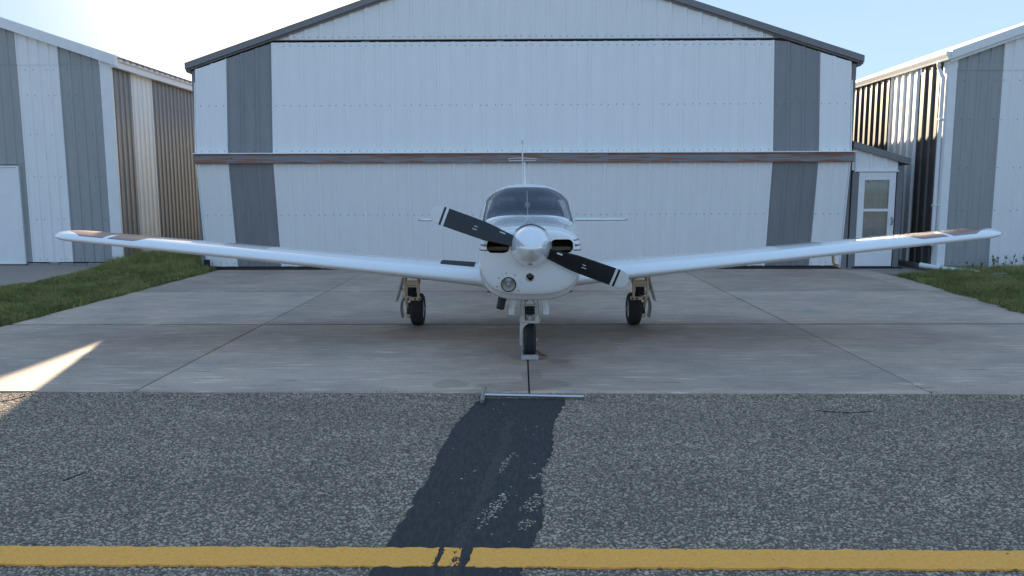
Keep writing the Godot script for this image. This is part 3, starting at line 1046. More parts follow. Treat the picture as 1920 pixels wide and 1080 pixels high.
func right_hangar() -> void:
	var t := thing("gutter_hangar", "grey and white striped steel hangar with a white gutter and downspout", "hangar", Vector3(8.93, 0, -16.5))
	var slope := 0.35
	var eave := 4.47
	var top := func(x): return eave + slope * minf(x, 9.0 - x)
	var bands := [[0.155, 1.10, "g"], [1.10, 1.87, "w"]]
	var n := 0
	for q in bands:
		var m: Material = M.white_steel if q[2] == "w" else M.pale_grey_steel
		put("panel", sheet(q[0], q[1], func(_x): return 0.04, func(_x): return 4.22, q[0] + 0.235, 0.235), m, t).position.z = 0.002 * (n % 2)
		put("gable_panel", sheet(q[0], q[1], func(_x): return 4.20, top, q[0] + 0.235, 0.235), m, t).position.z = 0.009
		n += 1
	put("panel", sheet(1.87, 6.5, func(_x): return 2.9, top, 2.1, 0.235), M.white_steel, t)
	boxed("door_post", Vector3(1.87, 0, -0.1), Vector3(2.0, 2.9, 0.02), M.seal_and_gap_shade, t)
	boxed("sliding_door", Vector3(2.0, 0.02, -0.12), Vector3(6.5, 2.9, -0.05), M.brown_steel, t)
	var sn := Node3D.new()
	sn.name = "front_screws"
	sn.position.z = 0.003
	t.add_child(sn)
	screws(sn, [0.2, 1.3, 2.2, 3.2, 4.0], 0.16, 1.86, 0.25)
	boxed("corner_trim", Vector3(-0.012, 0.02, -0.12), Vector3(0.155, eave + 0.02, 0.035), M.white_trim, t, 0.008)
	boxed("channel", Vector3(-0.02, 0.03, -0.19), Vector3(-0.004, eave, -0.122), M.white_steel, t)
	side_panels(t, [[0.2, M.brown_steel], [1.15, M.white_steel], [2.45, M.brown_steel], [9.0, M.brown_steel], [9.1, null]], -0.004, -1.0, eave - 0.05, 0.0)
	boxed("inner_wall", Vector3(0.07, 0, -9.1), Vector3(9.0, 4.3, -0.3), M.grey_steel, t, 0.0)
	boxed("base_rail", Vector3(-0.05, 0.0, -9.0), Vector3(0.0, 0.115, -0.2), M.trim, t)
	# roof
	var s := Soup.new()
	for k in [[0.12, Vector3.UP], [0.0, Vector3.DOWN]]:
		s.quad(Vector3(-0.1, eave + k[0] - 0.04, 0.1), Vector3(4.5, eave + slope * 4.6 + k[0] - 0.04, 0.1), Vector3(4.5, eave + slope * 4.6 + k[0] - 0.04, -9.2), Vector3(-0.1, eave + k[0] - 0.04, -9.2), k[1])
		s.quad(Vector3(9.1, eave + k[0] - 0.04, 0.1), Vector3(4.5, eave + slope * 4.6 + k[0] - 0.04, 0.1), Vector3(4.5, eave + slope * 4.6 + k[0] - 0.04, -9.2), Vector3(9.1, eave + k[0] - 0.04, -9.2), k[1])
	put("roof", s, M.white_steel, t)
	var f := Soup.new()
	var a := Vector3(-0.04, eave + 0.12, 0.15)
	var b := Vector3(4.5, eave + 0.12 + slope * 4.54, 0.15)
	for q in [[0.0, -0.17, 0.0], [-0.17, -0.24, -0.05]]:
		var z := Vector3(0, 0, q[2])
		f.quad(a + z + Vector3(0, q[0], 0), b + z + Vector3(0, q[0], 0), b + z + Vector3(0, q[1], 0), a + z + Vector3(0, q[1], 0), Vector3(0, 0, 1))
		f.quad(a + z + Vector3(0, q[1], 0), b + z + Vector3(0, q[1], 0), b + Vector3(0, q[1], -0.15), a + Vector3(0, q[1], -0.15), Vector3.DOWN)
		f.quad(a + z + Vector3(0, q[0], 0), b + z + Vector3(0, q[0], 0), b + Vector3(0, q[0], -0.2), a + Vector3(0, q[0], -0.2), Vector3.UP)
	f.quad(a, a + Vector3(0, -0.17, 0), a + Vector3(0, -0.17, -0.2), a + Vector3(0, 0, -0.2), Vector3.LEFT)
	put("rake_trim", f, M.white_trim, t)
	# ogee gutter, open on top, with an end cap
	var g := Soup.new()
	var prof := [Vector2(-0.01, 0.10), Vector2(-0.01, -0.06), Vector2(-0.09, -0.06), Vector2(-0.10, -0.03), Vector2(-0.135, 0.03), Vector2(-0.15, 0.06), Vector2(-0.15, 0.10), Vector2(-0.14, 0.10)]
	for i in prof.size() - 1:
		var p: Vector2 = prof[i]
		var q: Vector2 = prof[i + 1]
		g.quad(Vector3(p.x, eave + p.y, 0.12), Vector3(q.x, eave + q.y, 0.12), Vector3(q.x, eave + q.y, -9.0), Vector3(p.x, eave + p.y, -9.0), Vector3(-1, -0.4, 0) if i > 0 else Vector3.RIGHT)
	for i in range(1, prof.size() - 1):
		g.flat(Vector3(prof[0].x, eave + prof[0].y, 0.12), Vector3(prof[i].x, eave + prof[i].y, 0.12), Vector3(prof[i + 1].x, eave + prof[i + 1].y, 0.12), Vector3(0, 0, 1))
	put("gutter", g, M.white_trim, t)
	# downspout with its offset
	var e := eave - 0.055
	rod("downspout", [Vector3(-0.08, e, -0.26), Vector3(-0.08, e - 0.09, -0.26), Vector3(-0.083, e - 0.17, -0.23), Vector3(-0.075, e - 0.28, -0.13), Vector3(-0.06, e - 0.36, -0.10), Vector3(-0.06, e - 0.5, -0.10), Vector3(-0.06, 0.55, -0.10)], 0.042, M.white_trim, t, 12)
	for y in [1.4, 3.2]:
		boxed("strap", Vector3(-0.11, y, -0.155), Vector3(-0.005, y + 0.03, -0.045), M.white_trim, t)
	boxed("conduit_box", Vector3(-0.13, 0.62, -0.22), Vector3(-0.01, 0.85, -0.09), M.white_trim, t)
	rod("cable", [Vector3(-0.07, 0.62, -0.15), Vector3(-0.10, 0.5, -0.12), Vector3(-0.06, 0.38, -0.14), Vector3(-0.11, 0.28, -0.12)], 0.009, M.dark, t, 6)

# ---------------------------------------------------------------- grass
func tuft(blades: int, sd: int) -> ArrayMesh:
	var r := RandomNumberGenerator.new()
	r.seed = sd
	var s := Soup.new()
	for i in blades:
		var a := r.randf() * TAU
		var dir := Vector3(cos(a), 0, sin(a))
		var side := Vector3(-dir.z, 0, dir.x)
		var root := Vector3(r.randf_range(-0.3, 0.3), 0, r.randf_range(-0.3, 0.3))
		var h := r.randf_range(0.55, 1.0)
		var lean := r.randf_range(0.08, 0.6)
		var w := r.randf_range(0.020, 0.038)
		var p1 := root + Vector3.UP * h * 0.55 + dir * lean * 0.3 * h
		var p2 := root + Vector3.UP * h + dir * lean * h
		var k := (dir + Vector3.UP * 0.5).normalized()
		s.tri(root - side * w, root + side * w, p1 + side * w * 0.8, k, k, k)
		s.tri(root - side * w, p1 + side * w * 0.8, p1 - side * w * 0.8, k, k, k)
		s.tri(p1 - side * w * 0.8, p1 + side * w * 0.8, p2, k, k, k)
	var m := mat(Color.WHITE, 0.7)
	m.vertex_color_use_as_albedo = true
	m.cull_mode = BaseMaterial3D.CULL_DISABLED
	m.backlight_enabled = true
	m.backlight = Color(0.25, 0.3, 0.1)
	return s.mesh(m)

func lawn(called: String, label: String, area: Rect2, per_m2: float, inside: Callable, height: Callable, sd: int) -> void:
	var r := RandomNumberGenerator.new()
	r.seed = sd
	var nz := FastNoiseLite.new()
	nz.seed = sd
	nz.frequency = 0.8
	var xf := []
	var col := []
	for i in int(area.get_area() * per_m2):
		var p := Vector2(r.randf_range(area.position.x, area.end.x), r.randf_range(area.position.y, area.end.y))
		var k: float = inside.call(p)
		if k < r.randf() * 0.25:
			continue
		var v := nz.get_noise_2d(p.x, p.y)
		var h: float = height.call(p) * r.randf_range(0.6, 1.25) * (1.0 + 0.5 * v)
		xf.append(Transform3D(Basis(Vector3.UP, r.randf() * TAU) * Basis.from_scale(Vector3(0.14, h, 0.14)), Vector3(p.x, -0.045, p.y)))
		var c := Color(0.19, 0.22, 0.055).lerp(Color(0.35, 0.34, 0.12), clampf(0.5 + v + r.randf_range(-0.4, 0.4), 0, 1))
		if r.randf() < 0.07:
			c = Color(0.32, 0.28, 0.15)
		col.append(c * r.randf_range(0.8, 1.2))
	var o := multi(called, tuft(9, sd), xf, col, self)
	o.set_meta("label", label)
	o.set_meta("category", "grass")

func grass() -> void:
	var nz := FastNoiseLite.new()
	nz.seed = 4
	nz.frequency = 1.3
	lawn("grass", "green grass strip between the drive and the concrete apron", Rect2(-9.55, -25, 2.95, 18.4), 1500.0,
		func(p): return minf(p.x + 9.42 + 0.10 * nz.get_noise_2d(p.x, p.y), -6.76 + 0.12 * nz.get_noise_2d(p.x * 0.3, p.y) - p.x) * 6.0,
		func(p): return 0.125 if p.y > -16.0 else lerpf(0.14, 0.36, clampf((-16.0 - p.y) / 2.5, 0, 1)), 71)
	var redge := func(z): return 7.12 if z > -11.0 else lerpf(7.12, 7.75, clampf((-11.0 - z) / 5.0, 0, 1))
	lawn("grass", "green grass lawn in front of the hangar with the white gutter", Rect2(7.0, -16.55, 6.5, 10.0), 1300.0,
		func(p): return (p.x - redge.call(p.y) + 0.14 * nz.get_noise_2d(p.x * 0.3, p.y)) * 6.0 * (0.0 if p.y < -15.9 + 0.25 * nz.get_noise_2d(p.x, p.y) and p.x < 8.75 else 1.0),
		func(p): return 0.125 + (0.05 if p.y < -15.5 and p.x > 8.9 else 0.0), 72)
	# seeding stalks against the right-hand wall
	var r := RandomNumberGenerator.new()
	r.seed = 12
	var wm := mat(lin(0.07, 0.065, 0.04), 0.9)
	for i in 22:
		var x := 9.25 + r.randf() * 0.6 if i < 6 else 9.98 + r.randf() * 0.75
		var z := -16.40 + r.randf() * 0.22
		var h := r.randf_range(0.22, 0.42) * (0.7 if i < 6 else 1.0)
		var lean := r.randf_range(-0.16, 0.02)
		var s := Soup.new()
		var pts := []
		for k in 5:
			var t := k / 4.0
			pts.append(Vector3(lean * t * t, h * t, 0.03 * t))
		s.tube(pts, 0.0035, 5)
		for k in 7:
			var q: Vector3 = pts[4] + Vector3(r.randf_range(-0.03, 0.03), r.randf_range(-0.07, 0.02), r.randf_range(-0.02, 0.02))
			s.tube([pts[3].lerp(pts[4], 0.3 + 0.1 * k), q, q + Vector3(0.004, 0.014, 0)], 0.005, 4)
		var o := put("grass_stalk", s, wm)
		o.position = Vector3(x, -0.04, z)
		tag(o, "thin seeding grass stalk standing against the striped wall beside the lawn", "weed", "seeding stalks by the wall")

# ---------------------------------------------------------------- aeroplane
# local frame: x to the viewer's right, y up from the ground, z = 0 at the propeller, nose towards +z
const FS := [ # z, half width, top, bottom, height of greatest width, exponent above, below
	[-0.22, 0.470, 1.392, 0.775, 1.16, 2.9, 3.0], [-0.34, 0.488, 1.412, 0.705, 1.15, 3.0, 3.1], [-0.6, 0.498, 1.430, 0.668, 1.14, 3.0, 3.2],
	[-1.0, 0.507, 1.450, 0.655, 1.15, 3.0, 3.2], [-1.4, 0.525, 1.470, 0.650, 1.18, 3.0, 3.2], [-1.75, 0.550, 1.642, 0.650, 1.21, 2.85, 3.2],
	[-2.1, 0.568, 1.797, 0.650, 1.24, 2.7, 3.2], [-2.5, 0.572, 1.828, 0.650, 1.25, 2.65, 3.2], [-3.0, 0.556, 1.818, 0.655, 1.24, 2.6, 3.1],
	[-3.6, 0.50, 1.745, 0.675, 1.17, 2.3, 3.0], [-4.4, 0.39, 1.60, 0.76, 1.17, 2.3, 2.6], [-5.4, 0.235, 1.46, 0.90, 1.18, 2.2, 2.3], [-6.4, 0.11, 1.37, 1.04, 1.2, 2.0, 2.0], [-7.0, 0.03, 1.31, 1.16, 1.23, 2.0, 2.0]]

func fus(z: float) -> Array:
	if z >= FS[0][0]:
		return FS[0]
	for i in FS.size() - 1:
		if z <= FS[i][0] and z >= FS[i + 1][0]:
			var t: float = (z - FS[i][0]) / (FS[i + 1][0] - FS[i][0])
			var out := []
			for k in 7:
				var p0: float = FS[maxi(i - 1, 0)][k]
				var p1: float = FS[i][k]
				var p2: float = FS[i + 1][k]
				var p3: float = FS[mini(i + 2, FS.size() - 1)][k]
				# a cautious spline: tangents limited so that the skin never overshoots
				var d := p2 - p1
				var m1 := 0.0 if (p1 - p0) * d <= 0 else signf(d) * minf(absf(p2 - p0) * 0.5, 2.0 * minf(absf(d), absf(p1 - p0) + 1e-9))
				var m2 := 0.0 if (p3 - p2) * d <= 0 else signf(d) * minf(absf(p3 - p1) * 0.5, 2.0 * minf(absf(d), absf(p3 - p2) + 1e-9))
				var t2 := t * t
				var t3 := t2 * t
				out.append((2 * t3 - 3 * t2 + 1) * p1 + (t3 - 2 * t2 + t) * m1 + (-2 * t3 + 3 * t2) * p2 + (t3 - t2) * m2)
			return out
	return FS[FS.size() - 1]

func fus_ring(z: float, n: int) -> PackedVector3Array:
	var f := fus(z)
	var r := PackedVector3Array()
	for j in n:
		var a := TAU * j / n
		var c := cos(a)
		var s := sin(a)
		var e: float = 2.0 / (f[5] if s >= 0 else f[6])
		var y: float = f[4] + ((f[2] - f[4]) if s >= 0 else (f[4] - f[3])) * signf(s) * pow(absf(s), e)
		r.append(Vector3(f[1] * signf(c) * pow(absf(c), e), y, z))
	return r

func surf_z(s: Soup, x: float, y: float) -> float:
	var best := -9.0
	for i in range(0, s.p.size(), 3):
		var a := s.p[i]
		var b := s.p[i + 1]
		var c := s.p[i + 2]
		var w := Geometry2D.is_point_in_polygon(Vector2(x, y), PackedVector2Array([Vector2(a.x, a.y), Vector2(b.x, b.y), Vector2(c.x, c.y)]))
		if w:
			best = maxf(best, (a.z + b.z + c.z) / 3.0)
	return best

func rr(x: float, y: float, cx: float, cy: float, hx: float, hy: float, r: float) -> float:   # rounded rectangle, > 0 outside
	var dx := absf(x - cx) - hx + r
	var dy := absf(y - cy) - hy + r
	return Vector2(maxf(dx, 0), maxf(dy, 0)).length() + minf(maxf(dx, dy), 0.0) - r

func wing_row(s: float, side: float, n: int) -> PackedVector3Array:
	# s: 0 at the root, 1 at the tip; one closed airfoil section from trailing edge over the top and back
	var x := lerpf(0.40, 5.50, s)
	var c := lerpf(1.82, 0.98, s)
	var th := lerpf(0.150, 0.114, clampf(s * 2.8, 0, 1))
	var le := -1.75
	var y := 0.728 + (x - 0.5) * 0.1035
	var endr := clampf((x - 5.22) / 0.28, 0, 1)      # rounded tip
	var q := sqrt(maxf(1.0 - endr * endr, 0.0004))
	le -= (1.0 - q) * c * 0.36
	c *= 1.0 - (1.0 - q) * 0.55
	th *= lerpf(q, 1.0, 0.12)
	y += endr * endr * 0.01
	var inc := deg_to_rad(lerpf(2.2, 0.8, s))
	var r := PackedVector3Array()
	for j in n:
		var u := TAU * j / n
		var xc := 0.5 * (1.0 + cos(u))
		var t := 5.0 * th * (0.2969 * sqrt(xc) - 0.126 * xc - 0.3516 * xc * xc + 0.2843 * pow(xc, 3) - 0.1036 * pow(xc, 4))
		var cam := 0.02 / 0.16 * (0.8 * xc - xc * xc) if xc < 0.4 else 0.02 / 0.36 * (0.2 + 0.8 * xc - xc * xc)
		var yy := cam + (t if u <= PI else -t)
		r.append(Vector3(side * x, y + (yy * cos(inc) - xc * sin(inc)) * c, le - (xc * cos(inc) + yy * sin(inc)) * c))
	return r

func airplane() -> void:
	var t := thing("light_airplane", "white low-wing propeller airplane with bronze wingtip panels parked on the apron", "airplane", Vector3(0.099, 0, -6.93))
	t.rotation.y = deg_to_rad(0.45)
	# --- fuselage skin
	var N := 120
	var rows := []
	for i in 15:                                    # nose bowl: from a ring behind the spinner out to the first section
		var u := i / 15.0
		var e := fus_ring(-0.22, N)
		var r := PackedVector3Array()
		for j in N:
			var a := atan2(e[j].y - 1.237, e[j].x)
			var c := Vector3(0.15 * cos(a), 1.237 + 0.15 * sin(a), 0)
			var v := c.lerp(e[j], sin(u * PI / 2))
			v.z = -0.085 - 0.135 * (1.0 - sqrt(maxf(1.0 - u * u, 0.0))) - 0.05 * clampf((1.0 - v.y) * 2.0, 0, 1) * u * (1.0 - u)
			r.append(v)
		rows.append(r)
	var z := -0.22
	while z > -7.0:
		rows.append(fus_ring(z, N))
		z -= 0.02 if z > -0.4 else (0.045 if z > -3.6 else 0.15)
	rows.append(fus_ring(-7.0, N))
	var skin := Soup.new()
	skin.grid(rows, true, true)
	# openings
	var inlet := func(p): return minf(rr(p.x, p.y, 0.285, 1.237, 0.105, 0.062, 0.05), rr(p.x, p.y, -0.298, 1.237, 0.105, 0.062, 0.05)) if p.z > -0.4 else 1.0
	skin = skin.clip(inlet)
	var lights := func(p): return minf(Vector2(p.x + 0.203, p.y - 0.883).length() - 0.066, Vector2(p.x + 0.006, p.y - 0.953).length() - 0.034) if p.z > -0.6 else 1.0
	var ws := func(p):                              # > 0 outside the windscreen
		if p.y < 1.3 or p.z > -1.2 or p.z < -2.6:
			return 1.0
		var k: float = pow(absf(p.x) / 0.5, 2.0)
		var front: float = p.z - (-1.43 - 0.11 * k)
		var back: float = (-2.05 - 0.07 * k) - p.z
		var sides: float = absf(p.x) - (0.492 - 0.14 * (p.y - 1.45))
		return maxf(maxf(front, back), sides)
	var sw := func(p):                              # > 0 outside the side windows
		if p.y < 1.2 or p.z > -1.4 or p.z < -3.6 or absf(p.x) < 0.3:
			return 1.0
		var a := rr(p.z, p.y, -2.14, 1.50, 0.40, 0.145, 0.06)
		a = maxf(a, (p.z + 1.86) * 0.55 + (p.y - 1.45) * 0.8)
		return minf(a, rr(p.z, p.y, -2.97, 1.50, 0.34, 0.135, 0.08))
	var gl := Soup.new()
	var sg := Soup.new()
	var body := skin.clip(lights)
	body = body.clip(ws, gl)
	body = body.clip(sw, sg)
	# trim stripes and the lettering band on the cowl sides
	var st := Soup.new()
	var ink := Soup.new()
	var rest := Soup.new()
	var cowl := body.clip(func(p): return p.z + 1.30, rest)
	var inner := Soup.new()
	var flank := cowl.clip(func(p): return absf(p.x) - 0.395, inner)
	for y in [1.290, 1.198]:
		flank = flank.band(func(p): return p.y - y, 0.0055, st)
	var lines := Soup.new()
	flank.add(inner)
	cowl = flank
	cowl = cowl.band(func(p): return p.z + 0.335, 0.003, lines)
	var bowl := Soup.new()
	cowl = cowl.clip(func(p): return -0.338 - p.z, bowl)
	cowl = cowl.band(func(p): return p.y - 1.155 + 0.03 * p.z, 0.003, lines)
	rest = rest.band(func(p): return p.z + 1.31, 0.003, lines)
	body = rest
	body.add(cowl)
	body.add(bowl)
	for sx in [-1.0, 1.0]:                          # the small line of script beside each inlet
		for k in 7:
			var lx: float = sx * (0.408 + 0.0085 * k)
			var lzz := surf_z(skin, lx, 1.243)
			if lzz > -1.0:
				var hh := 0.007 + 0.005 * ((k * 5) % 3) / 2.0
				ink.box(Vector3(lx - 0.003, 1.243 - hh, lzz - 0.006), Vector3(lx + 0.003, 1.243 + hh, lzz + 0.002))
	var fz := put("fuselage", body, M.paint, t)
	put("panel_line", lines, M.panel_gap, fz)
	put("trim_stripe", st, M.stripe_brown, fz)
	put("lettering", ink, M.stripe_dark, fz)
	put("windscreen", gl, M.glass, t)
	put("side_window", sg.clip(func(p): return p.x), M.clear_glass, t)
	put("side_window", sg.clip(func(p): return -p.x), M.clear_glass, t)
	# dark rubber rim round the windscreen
	var rim := Soup.new()
	var tmp := skin.clip(func(p): return absf(ws.call(p)) - 0.006, rim)
	put("windscreen_seal", rim.shift(0.002), M.seam, t)
	# ducts behind the inlets, landing light and round intake
	for q in [[0.285, 1.0], [-0.298, -1.0]]:
		var ro := []
		for k in 3:
			var r := PackedVector3Array()
			for j in 28:
				var a := TAU * j / 28
				r.append(Vector3(q[0] + 0.112 * signf(cos(a)) * pow(absf(cos(a)), 0.55), 1.237 + 0.069 * signf(sin(a)) * pow(absf(sin(a)), 0.55), [-0.125, -0.3, -0.42][k]))
			ro.append(r)
		var s := Soup.new()
		s.grid(ro, true)
		for j in range(1, 27):
			s.flat(ro[2][0], ro[2][j], ro[2][j + 1], Vector3(0, 0, 1))
		var d := put("inlet_duct", s, M.exhaust, t)
		boxed("baffle", Vector3(q[0] - 0.1, 1.185, -0.40), Vector3(q[0] + 0.1, 1.222, -0.26), M.baffle, d)
		for k in 4:
			boxed("cooling_fin", Vector3(q[0] - 0.085 + 0.045 * k, 1.225, -0.415), Vector3(q[0] - 0.06 + 0.045 * k, 1.29, -0.36), M.exhaust, d)
	var lz := surf_z(skin, -0.203, 0.883)
	var ls := Soup.new()
	ls.lathe([[0.0, -0.05], [0.03, -0.045], [0.055, -0.02], [0.064, 0.006]], 28, Transform3D(Basis(Vector3.RIGHT, PI / 2 + 0.12), Vector3(-0.203, 0.883, lz)))
	var lamp := put("landing_light", ls, M.reflector, t)
	var rg := Soup.new()
	rg.lathe([[0.062, -0.02], [0.062, 0.008], [0.069, 0.010], [0.072, 0.002], [0.072, -0.02]], 28, Transform3D(Basis(Vector3.RIGHT, PI / 2 + 0.12), Vector3(-0.203, 0.883, lz)))
	put("bezel", rg, M.exhaust, lamp)
	var bulb := Soup.new()
	bulb.lathe([[0.0, 0.0], [0.014, -0.003], [0.018, -0.02], [0.016, -0.05]], 16, Transform3D(Basis(Vector3.RIGHT, PI / 2 + 0.12), Vector3(-0.203, 0.883, lz)))
	put("bulb", bulb, M.metal, lamp)
	var lens := Soup.new()
	lens.lathe([[0.0, 0.012], [0.04, 0.009], [0.063, 0.003]], 28, Transform3D(Basis(Vector3.RIGHT, PI / 2 + 0.12), Vector3(-0.203, 0.883, lz)))
	put("lens", lens, M.clear_glass, lamp)
	var hz := surf_z(skin, -0.006, 0.953)
	var hs := Soup.new()
	hs.lathe([[0.0, -0.10], [0.033, -0.10], [0.034, 0.004], [0.038, 0.004], [0.039, -0.01]], 24, Transform3D(Basis(Vector3.RIGHT, PI / 2), Vector3(-0.006, 0.953, hz)))
	var intake := put("air_intake", hs, M.exhaust, t)
	boxed("filter", Vector3(-0.022, 0.94, hz - 0.08), Vector3(0.012, 0.967, hz - 0.05), M.baffle, intake)
	for k in 8:                                       # fasteners round the landing light
		var a := TAU * k / 8 + 0.2
		var p := Vector3(-0.203 + 0.108 * cos(a), 0.883 + 0.108 * sin(a), 0)
		p.z = surf_z(skin, p.x, p.y)
		var s := Soup.new()
		s.lathe([[0.0, 0.003], [0.006, 0.002], [0.007, -0.004]], 8, Transform3D(Basis(Vector3.RIGHT, PI / 2), p))
		put("fastener", s, M.exhaust, fz)
	# raised fairing from the spinner back over the cowl
	var hp := []
	for i in 14:
		var u := i / 13.0
		var r := PackedVector3Array()
		for j in 25:
			var a := PI * j / 24.0
			var rad := 0.196 * (1.0 - u)
			r.append(Vector3(rad * 1.02 * cos(a), lerpf(1.237, 1.452, u) + rad * sin(a) * 1.0 + 0.004 * (1.0 - u), -0.10 - 1.0 * u))
		hp.append(r)
	var hump := Soup.new()
	hump.grid(hp, false, true)
	put("cowl_fairing", hump, M.paint, t)
	# cabin inside
	boxed("instrument_panel", Vector3(-0.46, 0.95, -1.72), Vector3(0.46, 1.385, -1.64), M.interior, t, 0.02)
	boxed("glareshield", Vector3(-0.46, 1.386, -1.74), Vector3(0.46, 1.412, -1.47), M.interior, t, 0.01)
	boxed("cabin_floor", Vector3(-0.47, 0.80, -3.5), Vector3(0.47, 0.84, -1.5), M.interior, t)
	boxed("cabin_bulkhead", Vector3(-0.42, 0.84, -3.52), Vector3(0.42, 1.66, -3.46), M.interior, t, 0.02)
	for sx in [-0.24, 0.24]:
		var seat := boxed("seat", Vector3(sx - 0.2, 0.9, -2.75), Vector3(sx + 0.2, 1.06, -2.25), M.seat, t, 0.04)
		boxed("backrest", Vector3(sx - 0.2, 1.0, -2.86), Vector3(sx + 0.2, 1.50, -2.74), M.seat, seat, 0.05)
		boxed("headrest", Vector3(sx - 0.12, 1.52, -2.84), Vector3(sx + 0.12, 1.64, -2.76), M.seat, seat, 0.03)
	rod("windscreen_post", [Vector3(0, 1.405, -1.50), Vector3(0, 1.60, -1.78), Vector3(0, 1.735, -2.03)], 0.007, M.dull_metal, t)
	boxed("compass", Vector3(-0.03, 1.55, -1.86), Vector3(0.03, 1.61, -1.79), M.dull_metal, t, 0.012)
	for sx in [-0.24, 0.24]:
		boxed("sun_visor", Vector3(sx - 0.10, 1.62, -2.14), Vector3(sx + 0.10, 1.675, -2.125), M.seat, t, 0.005)

	var liner := Soup.new()
	var lr := []
	z = -1.5
	while z > -3.5:
		lr.append(fus_ring(z, N))
		z -= 0.045
	liner.grid(lr, true, true)
	liner = liner.clip(func(p): return p.y - 1.0).clip(ws).clip(sw)
	put("cabin_lining", liner.shift(-0.018), M.interior, t)

	# --- wings
	for side in [-1.0, 1.0]:
		var wr := []
		for i in 93:
			var s: float = i / 80.0 * 0.945 if i < 81 else lerpf(0.945, 1.0, 1.0 - pow(1.0 - (i - 80) / 12.0, 2.0))
			wr.append(wing_row(s, side, 96))
		var w := Soup.new()
		w.grid(wr, true, side > 0)
		var tipr: PackedVector3Array = wr[92]
		for j in range(1, 95):
			w.flat(tipr[0], tipr[j], tipr[j + 1], Vector3(side, 0, 0))
		# bronze panels on the upper face of the tip with the pinkish reflection painted as a mauve leading stripe, parted by a white line
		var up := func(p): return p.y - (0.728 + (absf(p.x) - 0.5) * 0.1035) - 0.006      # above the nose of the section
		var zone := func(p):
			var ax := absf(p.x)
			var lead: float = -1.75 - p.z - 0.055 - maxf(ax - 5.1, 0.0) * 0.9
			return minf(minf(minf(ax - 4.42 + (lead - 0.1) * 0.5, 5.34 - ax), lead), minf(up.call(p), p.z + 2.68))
		var pan := Soup.new()
		w = w.clip(func(p): return -zone.call(p), pan)
		var br := Soup.new()
		var gap := Soup.new()
		pan = pan.band(func(p): return absf(p.x) - 4.79 - (p.z + 1.9) * 0.25, 0.026, gap)
		w.add(gap)
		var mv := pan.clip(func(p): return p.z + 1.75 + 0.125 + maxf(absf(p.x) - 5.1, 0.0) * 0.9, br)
		if side < 0:
			var wk := Soup.new()
			w = w.clip(func(p): return -minf(minf(-p.x - 0.555, 1.02 + p.x), minf(-1.98 - p.z - (absf(p.x) - 0.55) * 0.05, up.call(p))), wk)
			var o := put("wing", w, M.paint, t)
			put("walkway", wk, M.walkway, o)
			put("tip_panel", br, M.bronze, o)
			put("tip_reflection", mv, M.mauve, o)
			wing_details(o, side, wr)
		else:
			var o := put("wing", w, M.paint, t)
			put("tip_panel", br, M.bronze, o)
			put("tip_reflection", mv, M.mauve, o)
			wing_details(o, side, wr)
			rod("pitot_tube", [Vector3(3.62, 1.03, -2.15), Vector3(3.62, 0.89, -2.12), Vector3(3.62, 0.868, -2.09), Vector3(3.62, 0.862, -1.94)], 0.016, M.gear, o)
		# root fillet
		var fl := []
		for i in 6:
			var u := i / 5.0
			var r := wing_row(0.012 + 0.03 * u, side, 96)
			for j in 96:
				var k := 1.0 + 0.16 * (1.0 - u) * (1.0 - u)
				r[j].y = 0.76 + (r[j].y - 0.76) * k
			fl.append(r)
		var fs := Soup.new()
		fs.grid(fl, true, side > 0)
		put("root_fairing", fs, M.paint, t)

	# --- tail
	var tail := Soup.new()
	var tr := []
	for i in 21:
		var u := -1.0 + i / 10.0
		var x := u * 1.78
		var c := lerpf(0.92, 0.58, absf(u))
		var r := PackedVector3Array()
		for j in 40:
			var a := TAU * j / 40
			var xc := 0.5 * (1 + cos(a))
			var th := 0.45 * (0.2969 * sqrt(xc) - 0.126 * xc - 0.3516 * xc * xc + 0.2843 * pow(xc, 3) - 0.1036 * pow(xc, 4))
			r.append(Vector3(x, 1.252 + (th if a <= PI else -th) * c, -6.2 - xc * c))
		tr.append(r)
	tail.grid(tr, true)
	for e in [0, 20]:
		for j in range(1, 39):
			tail.flat(tr[e][0], tr[e][j], tr[e][j + 1], Vector3(-1 if e == 0 else 1, 0, 0))
	put("tailplane", tail, M.paint, t)
	for sx in [-1.0, 1.0]:
		var hb := Soup.new()
		hb.lathe([[0.0, 0.10], [0.014, 0.08], [0.02, 0.0], [0.018, -0.2], [0.0, -0.3]], 10, Transform3D(Basis(Vector3.RIGHT, PI / 2), Vector3(sx * 1.77, 1.272, -6.15)))
		put("elevator_horn", hb, M.paint, t)
	var fin := Soup.new()
	var fr := []
	for i in 12:
		var u := i / 11.0
		var y := lerpf(1.30, 2.575, u)
		var c := lerpf(1.15, 0.62, u)
		var r := PackedVector3Array()
		for j in 40:
			var a := TAU * j / 40
			var xc := 0.5 * (1 + cos(a))
			var th := 0.30 * (0.2969 * sqrt(xc) - 0.126 * xc - 0.3516 * xc * xc + 0.2843 * pow(xc, 3) - 0.1036 * pow(xc, 4))
			r.append(Vector3((th if a <= PI else -th) * c * lerpf(0.9, 0.75, u), y, -6.35 - 0.08 * u - xc * c))
		fr.append(r)
	fin.grid(fr, true)
	for j in range(1, 39):
		fin.flat(fr[11][0], fr[11][j], fr[11][j + 1], Vector3.UP)
	put("fin", fin, M.paint, t)
	var loop := []
	for q in [[-0.24, 0.0], [-0.03, 0.012], [0.03, 0.012], [0.24, 0.0], [0.235, -0.035], [0.03, -0.028], [-0.03, -0.028], [-0.235, -0.035], [-0.24, 0.0]]:
		loop.append(Vector3(q[0], 2.29 + q[1], -6.4))
	rod("nav_antenna", loop, 0.007, M.prop_white, t, 6)
	rod("beacon", [Vector3(0, 2.56, -6.75), Vector3(0, 2.62, -6.75)], 0.022, M.dull_metal, t)
	var an := []
